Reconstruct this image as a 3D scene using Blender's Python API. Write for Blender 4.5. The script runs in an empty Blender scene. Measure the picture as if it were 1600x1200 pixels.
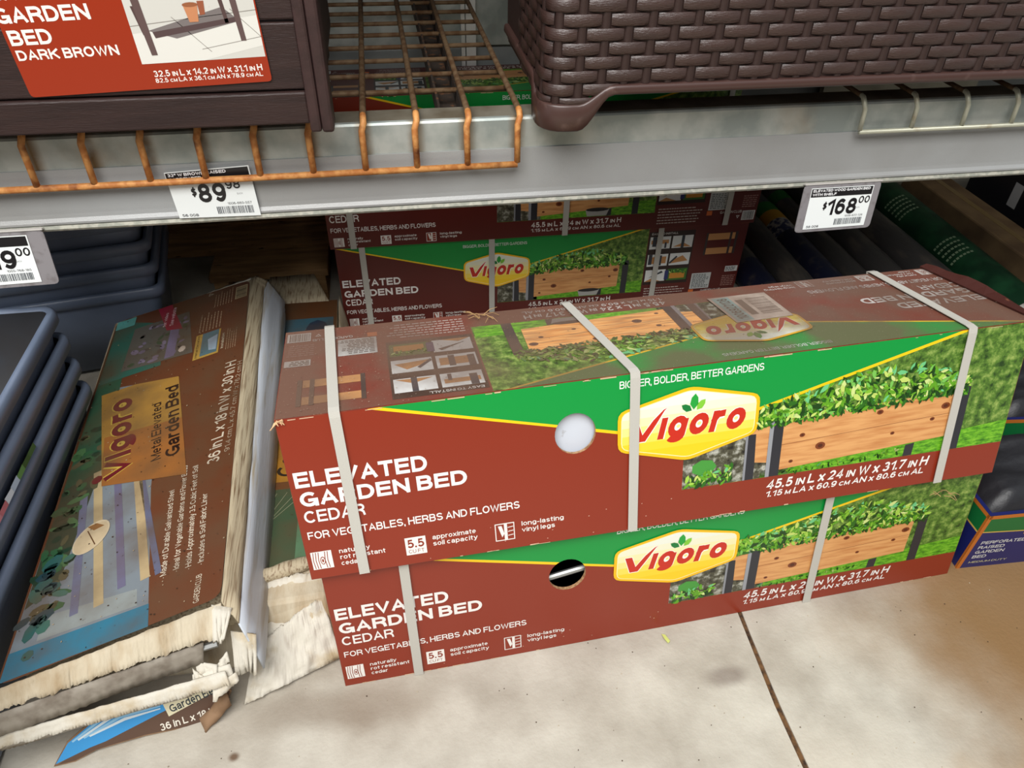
import bpy, bmesh, math, random
from mathutils import Vector, Matrix
from mathutils.geometry import delaunay_2d_cdt, tessellate_polygon
random.seed(7)
S = bpy.context.scene
COL = S.collection
# ------------------------------------------------------------------ camera, sky, light, exposure
W3 = Matrix(((0.986944, -0.090256, 0.133397), (-0.160256, -0.633055, 0.757337), (0.016093, -0.768827, -0.639255)))
cam_d = bpy.data.cameras.new('camera'); cam = bpy.data.objects.new('camera', cam_d); COL.objects.link(cam)
cam_d.sensor_width = 36; cam_d.lens = 1153/1600*36; cam_d.clip_start = .01
CAMH = 1.2174
m = Matrix((( W3[0][0], -W3[0][1], -W3[0][2], 0), (W3[1][0], -W3[1][1], -W3[1][2], 0), (W3[2][0], -W3[2][1], -W3[2][2], CAMH), (0, 0, 0, 1)))
cam.matrix_world = m
S.camera = cam
w = bpy.data.worlds.new('overcast_sky'); S.world = w; w.use_nodes = True
bg = w.node_tree.nodes['Background']; bg.inputs[0].default_value = (.90, .95, 1.0, 1); bg.inputs[1].default_value = .5
def area(name, loc, target, sx, sy, power, col=(1, 1, 1)):
    l = bpy.data.lights.new(name, 'AREA'); l.shape = 'RECTANGLE'; l.size = sx; l.size_y = sy; l.energy = power; l.color = col
    o = bpy.data.objects.new(name, l); COL.objects.link(o); o.location = loc
    o.rotation_euler = (Vector(target)-Vector(loc)).to_track_quat('-Z', 'Y').to_euler()
    return o
area('daylight_from_aisle', (-.7, -1.1, 3.7), (0, .9, .3), 3.2, 2.2, 235, (1, .985, .96))
S.view_settings.view_transform = 'Standard'; S.view_settings.look = 'None'; S.view_settings.gamma = 1
S.view_settings.use_curve_mapping = False; S.view_settings.exposure = 0.0

# ------------------------------------------------------------------ helpers
def lin(c):
    return tuple((x/255/12.92 if x/255 <= .04045 else ((x/255+.055)/1.055)**2.4) for x in c)
MATS = {}
def mat(name, rgb=(128, 128, 128), rough=.6, metal=0, var=None, scale=20, detail=4, bump=0, bscale=None, var2=None, scale2=3, stretch=(1, 1, 1), coat=0, amt=(.4, .65), amt2=(.5, .7), coords='Object', attr=False, spec=.5):
    if name in MATS: return MATS[name]
    mt = bpy.data.materials.new(name); mt.use_nodes = True; nt = mt.node_tree; N = nt.nodes; Lk = nt.links
    b = N['Principled BSDF']; b.inputs['Roughness'].default_value = rough; b.inputs['Metallic'].default_value = metal
    b.inputs['Coat Weight'].default_value = coat; b.inputs['Coat Roughness'].default_value = .25
    b.inputs['Specular IOR Level'].default_value = spec
    tc = N.new('ShaderNodeTexCoord'); mp = N.new('ShaderNodeMapping'); mp.inputs['Scale'].default_value = stretch
    Lk.new(tc.outputs[coords], mp.inputs[0])
    if attr:
        a = N.new('ShaderNodeVertexColor'); a.layer_name = 'Col'; cur = a.outputs[0]
    else:
        r = N.new('ShaderNodeRGB'); r.outputs[0].default_value = (*lin(rgb), 1); cur = r.outputs[0]
    def layer(cur, v, sc, rng):
        n = N.new('ShaderNodeTexNoise'); n.inputs['Scale'].default_value = sc; n.inputs['Detail'].default_value = detail
        Lk.new(mp.outputs[0], n.inputs['Vector'])
        rp = N.new('ShaderNodeMapRange'); rp.inputs[1].default_value = rng[0]; rp.inputs[2].default_value = rng[1]
        if len(rng) > 2: rp.inputs[4].default_value = rng[2]
        Lk.new(n.outputs[0], rp.inputs[0])
        mx = N.new('ShaderNodeMix'); mx.data_type = 'RGBA'; Lk.new(rp.outputs[0], mx.inputs[0]); Lk.new(cur, mx.inputs[6])
        mx.inputs[7].default_value = (*lin(v), 1)
        return mx.outputs[2]
    if var: cur = layer(cur, var, scale, amt)
    if var2: cur = layer(cur, var2, scale2, amt2)
    Lk.new(cur, b.inputs['Base Color'])
    if bump:
        n = N.new('ShaderNodeTexNoise'); n.inputs['Scale'].default_value = bscale or scale; n.inputs['Detail'].default_value = 5
        Lk.new(mp.outputs[0], n.inputs['Vector'])
        bp = N.new('ShaderNodeBump'); bp.inputs['Strength'].default_value = 1; bp.inputs['Distance'].default_value = bump
        Lk.new(n.outputs[0], bp.inputs['Height']); Lk.new(bp.outputs[0], b.inputs['Normal'])
    MATS[name] = mt
    return mt
def foliage_mat(name, c1, c2, c3, sc, stretch=(1, 1, 1), dust=0):
    if name in MATS: return MATS[name]
    mt = bpy.data.materials.new(name); mt.use_nodes = True; N = mt.node_tree.nodes; Lk = mt.node_tree.links; b = N['Principled BSDF']
    b.inputs['Roughness'].default_value = .4
    tc = N.new('ShaderNodeTexCoord'); mp = N.new('ShaderNodeMapping'); mp.inputs['Scale'].default_value = stretch; Lk.new(tc.outputs['UV'], mp.inputs[0])
    n = N.new('ShaderNodeTexNoise'); n.inputs['Scale'].default_value = sc; n.inputs['Detail'].default_value = 6; n.inputs['Roughness'].default_value = .7
    Lk.new(mp.outputs[0], n.inputs['Vector'])
    r = N.new('ShaderNodeValToRGB'); e = r.color_ramp.elements
    e[0].position = .36; e[0].color = (*lin(c1), 1); e[1].position = .66; e[1].color = (*lin(c3), 1)
    k = e.new(.51); k.color = (*lin(c2), 1)
    Lk.new(n.outputs[0], r.inputs[0]); cur = r.outputs[0]
    if dust:
        n2 = N.new('ShaderNodeTexNoise'); n2.inputs['Scale'].default_value = 9; n2.inputs['Detail'].default_value = 8; Lk.new(tc.outputs['UV'], n2.inputs['Vector'])
        mr = N.new('ShaderNodeMapRange'); mr.inputs[1].default_value = .28; mr.inputs[2].default_value = .62; mr.inputs[4].default_value = dust; Lk.new(n2.outputs[0], mr.inputs[0])
        mx = N.new('ShaderNodeMix'); mx.data_type = 'RGBA'; Lk.new(mr.outputs[0], mx.inputs[0]); Lk.new(cur, mx.inputs[6]); mx.inputs[7].default_value = (*lin((112, 92, 76)), 1); cur = mx.outputs[2]
    Lk.new(cur, b.inputs['Base Color']); MATS[name] = mt
    return mt
def meta(o, label=None, cat=None, group=None, kind=None):
    if label: o['label'] = label
    if cat: o['category'] = cat
    if group: o['group'] = group
    if kind: o['kind'] = kind
    return o
def empty(name, loc=(0, 0, 0), label=None, cat=None, group=None, kind=None, rz=0):
    o = bpy.data.objects.new(name, None); o.empty_display_size = .05; COL.objects.link(o); o.location = loc; o.rotation_euler = (0, 0, rz)
    return meta(o, label, cat, group, kind)
def link(name, me, mts, parent=None, smooth=False):
    if not isinstance(mts, (list, tuple)): mts = [mts]
    if len(me.materials) == 0:
        for mm in mts: me.materials.append(mm)
    o = bpy.data.objects.new(name, me); COL.objects.link(o)
    if parent:
        o.parent = parent
        if parent.type == 'EMPTY' or True:
            # geometry is written in world space: cancel the chain of parents
            mw = Matrix.Identity(4); p = parent
            while p: mw = (p.matrix_parent_inverse @ p.matrix_basis) @ mw; p = p.parent
            o.matrix_parent_inverse = mw.inverted()
    if smooth:
        for p in me.polygons: p.use_smooth = True
    return o
def obj_bm(name, bm, mts, parent=None, smooth=False):
    bmesh.ops.recalc_face_normals(bm, faces=bm.faces)
    me = bpy.data.meshes.new(name); bm.to_mesh(me); bm.free()
    return link(name, me, mts, parent, smooth)
def hexa(bm, c):  # 8 corners: bottom 4 ccw, top 4 ccw
    v = [bm.verts.new(p) for p in c]
    return [bm.faces.new([v[i] for i in f]) for f in ((3, 2, 1, 0), (4, 5, 6, 7), (0, 1, 5, 4), (1, 2, 6, 5), (2, 3, 7, 6), (3, 0, 4, 7))]
def box(bm, a, b):
    (x0, y0, z0), (x1, y1, z1) = a, b
    return hexa(bm, [(x0, y0, z0), (x1, y0, z0), (x1, y1, z0), (x0, y1, z0), (x0, y0, z1), (x1, y0, z1), (x1, y1, z1), (x0, y1, z1)])
def bevel(bm, w, seg=2):
    bmesh.ops.bevel(bm, geom=bm.edges[:], offset=w, segments=seg, affect='EDGES', profile=.5, clamp_overlap=True)
def tube(bm, pts, r, seg=8, cap=True):
    pts = [Vector(p) for p in pts]; rings = []
    rr = r if isinstance(r, (list, tuple)) else [r]*len(pts)
    up = None
    for i, p in enumerate(pts):
        d = (pts[min(i+1, len(pts)-1)]-pts[max(i-1, 0)]).normalized()
        if up is None: up = d.orthogonal().normalized()
        up = (up-d*up.dot(d)).normalized(); s = d.cross(up)
        rings.append([bm.verts.new(p+(up*math.cos(t)+s*math.sin(t))*rr[i]) for t in [2*math.pi*k/seg for k in range(seg)]])
    for a, b in zip(rings, rings[1:]):
        for k in range(seg): bm.faces.new((a[k], a[(k+1) % seg], b[(k+1) % seg], b[k]))
    if cap: bm.faces.new(rings[0][::-1]); bm.faces.new(rings[-1])
def band(bm, pts, side, t):  # flat strip along pts, side = half width vector, t = thickness vector list
    rows = []
    for p, n in zip(pts, t):
        p = Vector(p); n = Vector(n); s = Vector(side)
        rows.append([bm.verts.new(q) for q in (p-s, p+s, p+s+n, p-s+n)])
    for a, b in zip(rows, rows[1:]):
        for k in range(4): bm.faces.new((a[k], a[(k+1) % 4], b[(k+1) % 4], b[k]))
    bm.faces.new(rows[0][::-1]); bm.faces.new(rows[-1])

def ray(x, y):
    return W3 @ Vector((x-800, y-600, 1153))
def at_plane(x, y, p0, n):
    r = ray(x, y); C = Vector((0, 0, CAMH)); return C + r*((Vector(p0)-C).dot(n)/r.dot(n))
def atz(x, y, z): return at_plane(x, y, (0, 0, z), Vector((0, 0, 1)))
def aty(x, y, Y): return at_plane(x, y, (0, Y, 0), Vector((0, 1, 0)))

# ------------------------------------------------------------------ flat print
class Face:   # a printed face; u runs along its length, v up, in metres
    def __init__(s, BL, BR, TR, TL, L, H):
        s.c = [Vector(p) for p in (BL, BR, TR, TL)]; s.L = L; s.H = H; s.warp = 0
        s.n = (s.c[1]-s.c[0]).cross(s.c[3]-s.c[0]).normalized()
        s.du = (s.c[1]-s.c[0]).normalized(); s.dv = (s.c[3]-s.c[0]).normalized()
        # planar homography, so that straight lines stay straight on a trapezoid face
    def P(s, u, v, off=0):
        a = u/s.L; a -= s.warp*4*a*(1-a)/s.L; b = v/s.H; c = s.c
        return (c[0]*(1-a)+c[1]*a)*(1-b)+(c[3]*(1-a)+c[2]*a)*b+s.n*off
# a plain bold grotesque alphabet drawn as strokes; each glyph: width, skeleton polylines in a unit box (cap height 1)
def arc(cx, cy, rx, ry, a0, a1, n=8): return [(cx+rx*math.cos(math.radians(a0+(a1-a0)*i/n)), cy+ry*math.sin(math.radians(a0+(a1-a0)*i/n))) for i in range(n+1)]
X_ = .73       # x-height
def lc(pls, y0=0.0, y1=None):   # lower-case skeleton given in its own unit box, y=1 at x-height
    return [[(x, y*X_) for x, y in pl] for pl in pls]
bowl = arc(.5, .5, .5, .5, 0, 360, 16)
GL = {
 'A': (.74, [[(0, 0), (.5, 1), (1, 0)], [(.17, .3), (.83, .3)]]), 'B': (.68, [[(0, 0), (0, 1)], [(0, 1)]+arc(.62, .765, .3, .235, 90, -90)+[(0, .53)], [(0, .53)]+arc(.62, .265, .38, .265, 90, -90)+[(0, 0)]]),
 'C': (.74, [arc(.53, .5, .53, .5, 42, 318, 14)]), 'D': (.72, [[(0, 0), (0, 1)], [(0, 1), (.4, 1)]+arc(.45, .5, .55, .5, 90, -90, 10)+[(.4, 0), (0, 0)]]),
 'E': (.62, [[(1, 1), (0, 1), (0, 0), (1, 0)], [(0, .52), (.93, .52)]]), 'F': (.58, [[(1, 1), (0, 1), (0, 0)], [(0, .5), (.9, .5)]]),
 'G': (.78, [arc(.52, .5, .52, .5, 45, 330, 14), [(1, 0), (1, .42), (.58, .42)]]), 'H': (.70, [[(0, 0), (0, 1)], [(1, 0), (1, 1)], [(0, .52), (1, .52)]]),
 'I': (0, [[(.5, 0), (.5, 1)]]), 'J': (.52, [[(1, 1), (1, .3)]+arc(.5, .3, .5, .3, 0, -180)]), 'K': (.74, [[(0, 0), (0, 1)], [(1, 1), (0, .38)], [(.34, .6), (1, 0)]]),
 'L': (.56, [[(0, 1), (0, 0), (1, 0)]]), 'M': (.84, [[(0, 0), (0, 1)], [(0, 1), (.5, .08), (1, 1)], [(1, 1), (1, 0)]]), 'N': (.72, [[(0, 0), (0, 1)], [(0, 1), (1, 0)], [(1, 0), (1, 1)]]),
 'O': (.80, [bowl]), 'P': (.66, [[(0, 0), (0, 1)], [(0, 1)]+arc(.62, .72, .38, .28, 90, -90)+[(0, .44)]]), 'Q': (.8, [bowl, [(.6, .3), (1, -.05)]]),
 'R': (.70, [[(0, 0), (0, 1)], [(0, 1)]+arc(.62, .74, .36, .26, 90, -90)+[(0, .48)], [(.62, .48), (.92, .3), (1, 0)]]),
 'S': (.68, [arc(.5, .755, .47, .245, 18, 270, 10)+arc(.5, .26, .5, .25, 90, -162, 10)]), 'T': (.64, [[(0, 1), (1, 1)], [(.5, 1), (.5, 0)]]),
 'U': (.70, [[(0, 1), (0, .36)]+arc(.5, .36, .5, .36, 180, 360, 10)+[(1, 1)]]), 'V': (.72, [[(0, 1), (.5, 0), (1, 1)]]), 'W': (1.06, [[(0, 1), (.25, 0), (.5, .95), (.75, 0), (1, 1)]]),
 'X': (.72, [[(0, 0), (1, 1)], [(0, 1), (1, 0)]]), 'Y': (.72, [[(0, 1), (.5, .45), (1, 1)], [(.5, .45), (.5, 0)]]), 'Z': (.64, [[(0, 1), (1, 1), (0, 0), (1, 0)]]),
 '0': (.56, [bowl]), '1': (.34, [[(0, .76), (1, 1), (1, 0)]]), '2': (.56, [arc(.5, .7, .48, .3, 165, -35, 9)+[(0, 0), (1, 0)]]),
 '3': (.56, [arc(.48, .755, .42, .245, 155, -80, 9)+arc(.5, .265, .5, .265, 75, -160, 9)]), '4': (.58, [[(.76, 0), (.76, 1), (0, .26), (1, .26)]]),
 '5': (.56, [[(.92, 1), (.2, 1), (.1, .5)]+arc(.48, .31, .52, .31, 125, -155, 9)]), '6': (.57, [arc(.5, .31, .5, .31, 0, 360, 14), [(.9, .86)]+arc(.5, .5, .5, .5, 65, 190, 8)]),
 '7': (.54, [[(0, 1), (1, 1), (.32, 0)]]), '8': (.57, [arc(.5, .755, .42, .245, 0, 360, 14), arc(.5, .26, .5, .26, 0, 360, 14)]), '9': (.57, [arc(.5, .69, .5, .31, 0, 360, 14), [(.1, .14)]+arc(.5, .5, .5, .5, 245, 370, 8)]),
 '.': (0, [[(.5, 0), (.5, .02)]]), ',': (0, [[(.7, .04), (.2, -.16)]]), '-': (.28, [[(0, .36), (1, .36)]]), '"': (.22, [[(0, 1), (0, .7)], [(1, 1), (1, .7)]]), "'": (0, [[(.5, 1), (.5, .7)]]), '/': (.3, [[(0, 0), (1, 1)]]),
 '$': (.56, [arc(.5, .72, .47, .2, 18, 270, 9)+arc(.5, .3, .5, .22, 90, -162, 9), [(.5, 1.1), (.5, -.1)]]), '\u2022': (.0, [[(.5, .32), (.5, .42)]]),
 'a': (.50, lc([arc(.5, .7, .45, .3, 160, 0, 6)+[(.95, 0)], [(.95, .58), (.4, .52)]+arc(.38, .27, .38, .27, 110, 300, 7)+[(.95, .25)]])), 'b': (.52, [[(0, 0), (0, 1)]]+lc([bowl])), 'c': (.48, lc([arc(.52, .5, .52, .5, 45, 315, 12)])),
 'd': (.52, [[(1, 0), (1, 1)]]+lc([bowl])), 'e': (.50, lc([[(0, .5), (1, .5)]+arc(.5, .5, .5, .5, 0, 310, 12)])), 'f': (.28, [arc(.75, .8, .35, .2, 90, 180, 4)+[(.4, 0)], [(0, X_), (1, X_)]]),
 'g': (.52, lc([bowl, [(1, 1), (1, -.1)]+arc(.5, -.1, .5, .25, 0, -160, 7)])), 'h': (.50, [[(0, 0), (0, 1)]]+lc([[(0, .6)]+arc(.5, .6, .5, .4, 180, 0, 7)+[(1, 0)]])), 'i': (0, [[(.5, 0), (.5, X_)], [(.5, .96), (.5, 1.02)]]),
 '\u0131': (0, [[(.5, 0), (.5, X_)]]), 'j': (.1, [[(1, X_), (1, -.2)]]), 'k': (.50, [[(0, 0), (0, 1)], [(1, X_), (0, .28)], [(.3, .42), (1, 0)]]), 'l': (0, [[(.5, 0), (.5, 1)]]),
 'm': (.86, lc([[(0, 0), (0, 1)], [(0, .6)]+arc(.25, .65, .25, .35, 180, 0, 6)+[(.5, 0)], [(.5, .6)]+arc(.75, .65, .25, .35, 180, 0, 6)+[(1, 0)]])), 'n': (.50, lc([[(0, 0), (0, 1)], [(0, .6)]+arc(.5, .6, .5, .4, 180, 0, 7)+[(1, 0)]])),
 'o': (.53, lc([bowl])), 'p': (.52, lc([[(0, -.38), (0, 1)], bowl])), 'q': (.52, lc([[(1, -.38), (1, 1)], bowl])), 'r': (.30, lc([[(0, 0), (0, 1)], [(0, .62), (.4, .97), (1, 1)]])),
 's': (.47, lc([arc(.5, .74, .46, .26, 15, 270, 8)+arc(.5, .25, .5, .25, 90, -165, 8)])), 't': (.28, [[(.4, .95), (.4, .15)]+arc(.8, .15, .4, .15, 180, 270, 3), [(0, X_), (1, X_)]]), 'u': (.50, lc([[(0, 1), (0, .4)]+arc(.5, .4, .5, .4, 180, 360, 7)+[(1, 1)], [(1, 1), (1, 0)]])),
 'v': (.52, lc([[(0, 1), (.5, 0), (1, 1)]])), 'w': (.78, lc([[(0, 1), (.25, 0), (.5, .95), (.75, 0), (1, 1)]])), 'x': (.50, lc([[(0, 0), (1, 1)], [(0, 1), (1, 0)]])), 'y': (.52, lc([[(0, 1), (.5, 0)], [(1, 1), (.3, -.4), (.0, -.4)]])), 'z': (.46, lc([[(0, 1), (1, 1), (0, 0), (1, 0)]])),
}
TXT = {}
def text_geo(t, bold, shear):
    """returns quads of the whole line; '^' switches to small capitals, '~' back"""
    k = (t, bold, shear)
    if k in TXT: return TXT[k]
    wt = .12+bold*2.5; vs, fs = [], []; x = 0; sc = 1
    for ch in t:
        if ch == '^': sc = .72; continue
        if ch == '~': sc = 1; continue
        if ch == ' ': x += .30; continue
        w_, pls = GL.get(ch, GL['-']); w_ = w_*sc; hw = wt*sc**.5/2
        for ip, pl in enumerate(pls):
            lift = .00004*ip
            pts = [(x+hw+px*w_, hw+py*(sc-2*hw)) for px, py in pl]
            pts = [q for i, q in enumerate(pts) if i == 0 or abs(q[0]-pts[i-1][0])+abs(q[1]-pts[i-1][1]) > 1e-4]
            if len(pts) < 2: pts = [(pts[0][0], pts[0][1]-.01), (pts[0][0], pts[0][1]+.01)]
            closed = abs(pts[0][0]-pts[-1][0])+abs(pts[0][1]-pts[-1][1]) < 1e-4
            if ch in '.i\u2022' and len(pl) == 2 and abs(pl[0][1]-pl[1][1]) < .12: m_ = (pts[0][1]+pts[-1][1])/2; pts = [(pts[0][0], m_-hw), (pts[0][0], m_+hw)]
            elif not closed:   # square ends reach the full height
                def ext(a, b, y): 
                    d = Vector((a[0]-b[0], a[1]-b[1])); d.normalize(); return (a[0]+d.x*hw*y, a[1]+d.y*hw*y)
                e0 = 1 if abs(pl[0][0]-pl[1][0]) < .02 or abs(pl[0][1]-pl[1][1]) < .02 else .75
                e1 = 1 if abs(pl[-1][0]-pl[-2][0]) < .02 or abs(pl[-1][1]-pl[-2][1]) < .02 else .75
                if len(pl) > 6 and ch not in 'DBPRUJhnmua': e0 = e1 = 0
                pts = [ext(pts[0], pts[1], e0)]+pts[1:-1]+[ext(pts[-1], pts[-2], e1)]
            n = len(pts); base = len(vs)
            for i in range(n):
                a = pts[i-1] if i else (pts[-2] if closed else None); c = pts[i+1] if i < n-1 else (pts[1] if closed else None); b = pts[i]
                d1_ = Vector((b[0]-a[0], b[1]-a[1])).normalized() if a else None; d2_ = Vector((c[0]-b[0], c[1]-b[1])).normalized() if c else None
                d1_ = d1_ or d2_; d2_ = d2_ or d1_; n1 = Vector((-d1_.y, d1_.x)); n2 = Vector((-d2_.y, d2_.x)); mm = n1+n2
                mm = mm.normalized() if mm.length > .1 else n1; kk = min(1.55, 1/max(.3, mm.dot(n1)))*hw
                zz = lift; vs += [(b[0]-mm.x*kk, b[1]-mm.y*kk, zz), (b[0]+mm.x*kk, b[1]+mm.y*kk, zz)]
            for i in range(n-1): fs.append((base+2*i, base+2*i+2, base+2*i+3, base+2*i+1))
        x += w_+2*hw+.115*sc
    vs = [(vx+shear*vy, vy, vz) for vx, vy, vz in vs]
    TXT[k] = (vs, fs, x-.115)
    return TXT[k]
CAPH = 1.0
class Print:
    def __init__(s, face, ink='ink'):
        s.f = face; s.v = []; s.fc = []; s.col = []; s.mi = []; s.uv = []; s.mats = [ink_mat(ink)]; s.l = 0
    def _m(s, m):
        if m is None: return 0
        if m not in s.mats: s.mats.append(m)
        return s.mats.index(m)
    def poly(s, pts, rgb=(255, 255, 255), l=1, m=None):
        base = len(s.v); off = .0004+l*.00012
        for (u, v) in pts: s.v.append(s.f.P(u, v, off)); s.uv.append((u, v))
        s.fc.append(tuple(range(base, base+len(pts)))); s.col.append(rgb); s.mi.append(s._m(m))
    def rect(s, u0, v0, u1, v1, rgb=(255, 255, 255), l=1, m=None): s.poly([(u0, v0), (u1, v0), (u1, v1), (u0, v1)], rgb, l, m)
    def ell(s, u, v, a, b, rgb, l=1, n=12, rot=0, m=None):
        s.poly([(u+a*math.cos(t)*math.cos(rot)-b*math.sin(t)*math.sin(rot), v+a*math.cos(t)*math.sin(rot)+b*math.sin(t)*math.cos(rot)) for t in [2*math.pi*k/n for k in range(n)]], rgb, l, m)
    def line(s, pts, wd, rgb, l=1):
        for (a, b) in zip(pts, pts[1:]):
            d = Vector(b)-Vector(a); n = Vector((-d.y, d.x)).normalized()*wd/2
            s.poly([(a[0]-n.x, a[1]-n.y), (b[0]-n.x, b[1]-n.y), (b[0]+n.x, b[1]+n.y), (a[0]+n.x, a[1]+n.y)], rgb, l)
    def text(s, t, u0, v0, u1, h, rgb=(240, 238, 235), l=3, bold=.02, shear=0, rise=0, rot=0):
        vs, fs, wd = text_geo(t, bold, shear); sx = (u1-u0)/wd; sy = h/CAPH; base = len(s.v); off = .0004+l*.00012
        for (x, y, zl) in vs:
            a, b = x*sx, y*sy + x*sx*rise
            if rot: a, b = a*math.cos(rot)-b*math.sin(rot), a*math.sin(rot)+b*math.cos(rot)
            s.v.append(s.f.P(u0+a, v0+b, off+zl)); s.uv.append((u0+a, v0+b))
        for f in fs: s.fc.append(tuple(base+i for i in f)); s.col.append(rgb); s.mi.append(0)
    def regions(s, segs, hole, classify, bound, sub=0):   # base layer, split along segs, with an optional round hole
        pts = list(bound); n = len(bound); edges = [(i, (i+1) % n) for i in range(n)]
        for a, b in segs: pts += [a, b]; edges.append((len(pts)-2, len(pts)-1))
        if hole:
            k0 = len(pts); N = 28
            for k in range(N): pts.append((hole[0]+hole[2]*math.cos(2*math.pi*k/N), hole[1]+hole[3]*math.sin(2*math.pi*k/N)))
            edges += [(k0+k, k0+(k+1) % N) for k in range(N)]
        r = delaunay_2d_cdt([Vector(p) for p in pts], edges, [list(range(n))], 1, 1e-6)
        V = r[0]
        for f in r[2]:
            c = sum((V[i] for i in f), Vector((0, 0)))/len(f)
            if hole and ((c.x-hole[0])/hole[2])**2+((c.y-hole[1])/hole[3])**2 < 1: continue
            k = classify(c.x, c.y)
            if k is None: continue
            rgb, mm = k if isinstance(k[0], tuple) else (k, None)
            q = [tuple(V[i]) for i in f]
            area2 = sum(q[i][0]*q[(i+1) % 3][1]-q[(i+1) % 3][0]*q[i][1] for i in range(3))
            if area2 < 0: q.reverse()
            s.poly(q, rgb, 0, mm)
    def build(s, name, parent, label=None):
        me = bpy.data.meshes.new(name); me.from_pydata([tuple(v) for v in s.v], [], s.fc)
        ca = me.color_attributes.new('Col', 'FLOAT_COLOR', 'CORNER'); uvl = me.uv_layers.new(name='UVMap')
        cols = []; uvs = []
        for f, c in zip(s.fc, s.col):
            q = (*lin(c), 1)
            for i in f: cols.extend(q); uvs.extend(s.uv[i])
        ca.data.foreach_set('color', cols); uvl.data.foreach_set('uv', uvs)
        for mm in s.mats: me.materials.append(mm)
        me.polygons.foreach_set('material_index', s.mi)
        o = link(name, me, s.mats, parent)
        if label: o['label'] = label
        return o
def ink_mat(kind):
    if kind == 'ink': return mat('printed_ink', rough=.32, attr=True, coords='UV', var=(120, 100, 90), scale=60, amt=(.74, .86, .4))
    if kind == 'dusty': return mat('dusty_ink', rough=.42, attr=True, coords='UV', var=(108, 86, 72), scale=7, detail=8, amt=(.24, .52, .82), var2=(200, 180, 160), scale2=420, amt2=(.66, .74, .7))
    if kind == 'grimy': return mat('grimy_ink', rough=.3, attr=True, coords='UV', var=(92, 72, 52), scale=11, detail=8, amt=(.38, .72, .72), var2=(60, 42, 30), scale2=90, amt2=(.66, .76, .8))
    if kind == 'paper': return mat('tag_paper', rough=.35, attr=True, coords='UV')
def wood_print(d=''): return mat('wood_print'+d, (222, 164, 104), .35, var=(190, 122, 68), scale=5, amt=(.4, .75), stretch=(3, 30, 1), coords='UV', detail=5, var2=(120, 98, 80) if d else None, scale2=6, amt2=(.45, .7, .6))
def bush(d=''): return foliage_mat('bush_print'+d, (34, 62, 20), (88, 126, 44), (156, 178, 92), 60, dust=.7 if d else 0)
def lawn(d=''): return foliage_mat('lawn_print'+d, (52, 110, 20), (98, 168, 30), (140, 200, 54), 60, (1, 3, 1), dust=.6 if d else 0)
def soilp(d=''): return foliage_mat('soil_print'+d, (34, 30, 26), (86, 84, 66), (190, 190, 178), 50, dust=.6 if d else 0)

BROWN = (138, 48, 28); GREEN = (14, 148, 62); YEL = (250, 204, 24)
def leaves(p, prof, n, size, seed, l0=4, dull=0):
    rnd = random.Random(seed); pal = [(96, 160, 34), (130, 186, 50), (164, 206, 78), (196, 216, 110), (44, 104, 26), (26, 66, 18), (120, 190, 84), (208, 224, 140)]
    for i in range(n):
        t = rnd.random(); u0, u1 = prof[0][0], prof[-1][0]; u = u0+(u1-u0)*t
        for a, b in zip(prof, prof[1:]):
            if a[0] <= u <= b[0]:
                k = (u-a[0])/(b[0]-a[0]); lo = a[1]+(b[1]-a[1])*k; hi = a[2]+(b[2]-a[2])*k; break
        f = rnd.random(); v = lo+(hi-lo)*f
        ang = rnd.uniform(0, 6.28); s = size*rnd.uniform(.6, 1.4); wd = s*rnd.uniform(.3, .5)
        c = rnd.choice(pal[:4]+pal[6:] if f > .3 and i > n*.45 else pal[4:6]+pal[:1])
        if f > .8 and rnd.random() < .3: c = (110, 196, 130)
        pts = [(-s, 0), (-s*.4, -wd*.9), (s*.35, -wd*.7), (s, 0), (s*.35, wd*.7), (-s*.4, wd*.9)]
        p.poly([(u+x*math.cos(ang)-y*math.sin(ang), v+x*math.sin(ang)+y*math.cos(ang)) for x, y in pts], c, l0+(i % 10))
def hexpts(u0, u1, vb, v1, v2, vt, um=None):
    um = um or (u0+u1)/2
    return [(u0, v1), (um, vb), (u1, v1), (u1, v2), (um, vt), (u0, v2)]
def shrink(pts, k):
    cx = sum(p[0] for p in pts)/len(pts); cy = sum(p[1] for p in pts)/len(pts)
    return [(cx+(x-cx)*(1-k/abs(.115)), cy+(y-cy)*(1-k/.06)) for x, y in pts]
def rnd_poly(pts, r, n=3):
    out = []; m = len(pts)
    for i in range(m):
        a, b, c = Vector(pts[i-1]), Vector(pts[i]), Vector(pts[(i+1) % m])
        p0 = b+(a-b).normalized()*r; p1 = b+(c-b).normalized()*r
        for k in range(n+1):
            t = k/n; out.append(tuple(p0*(1-t)**2+b*2*t*(1-t)+p1*t*t))
    return out
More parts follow.
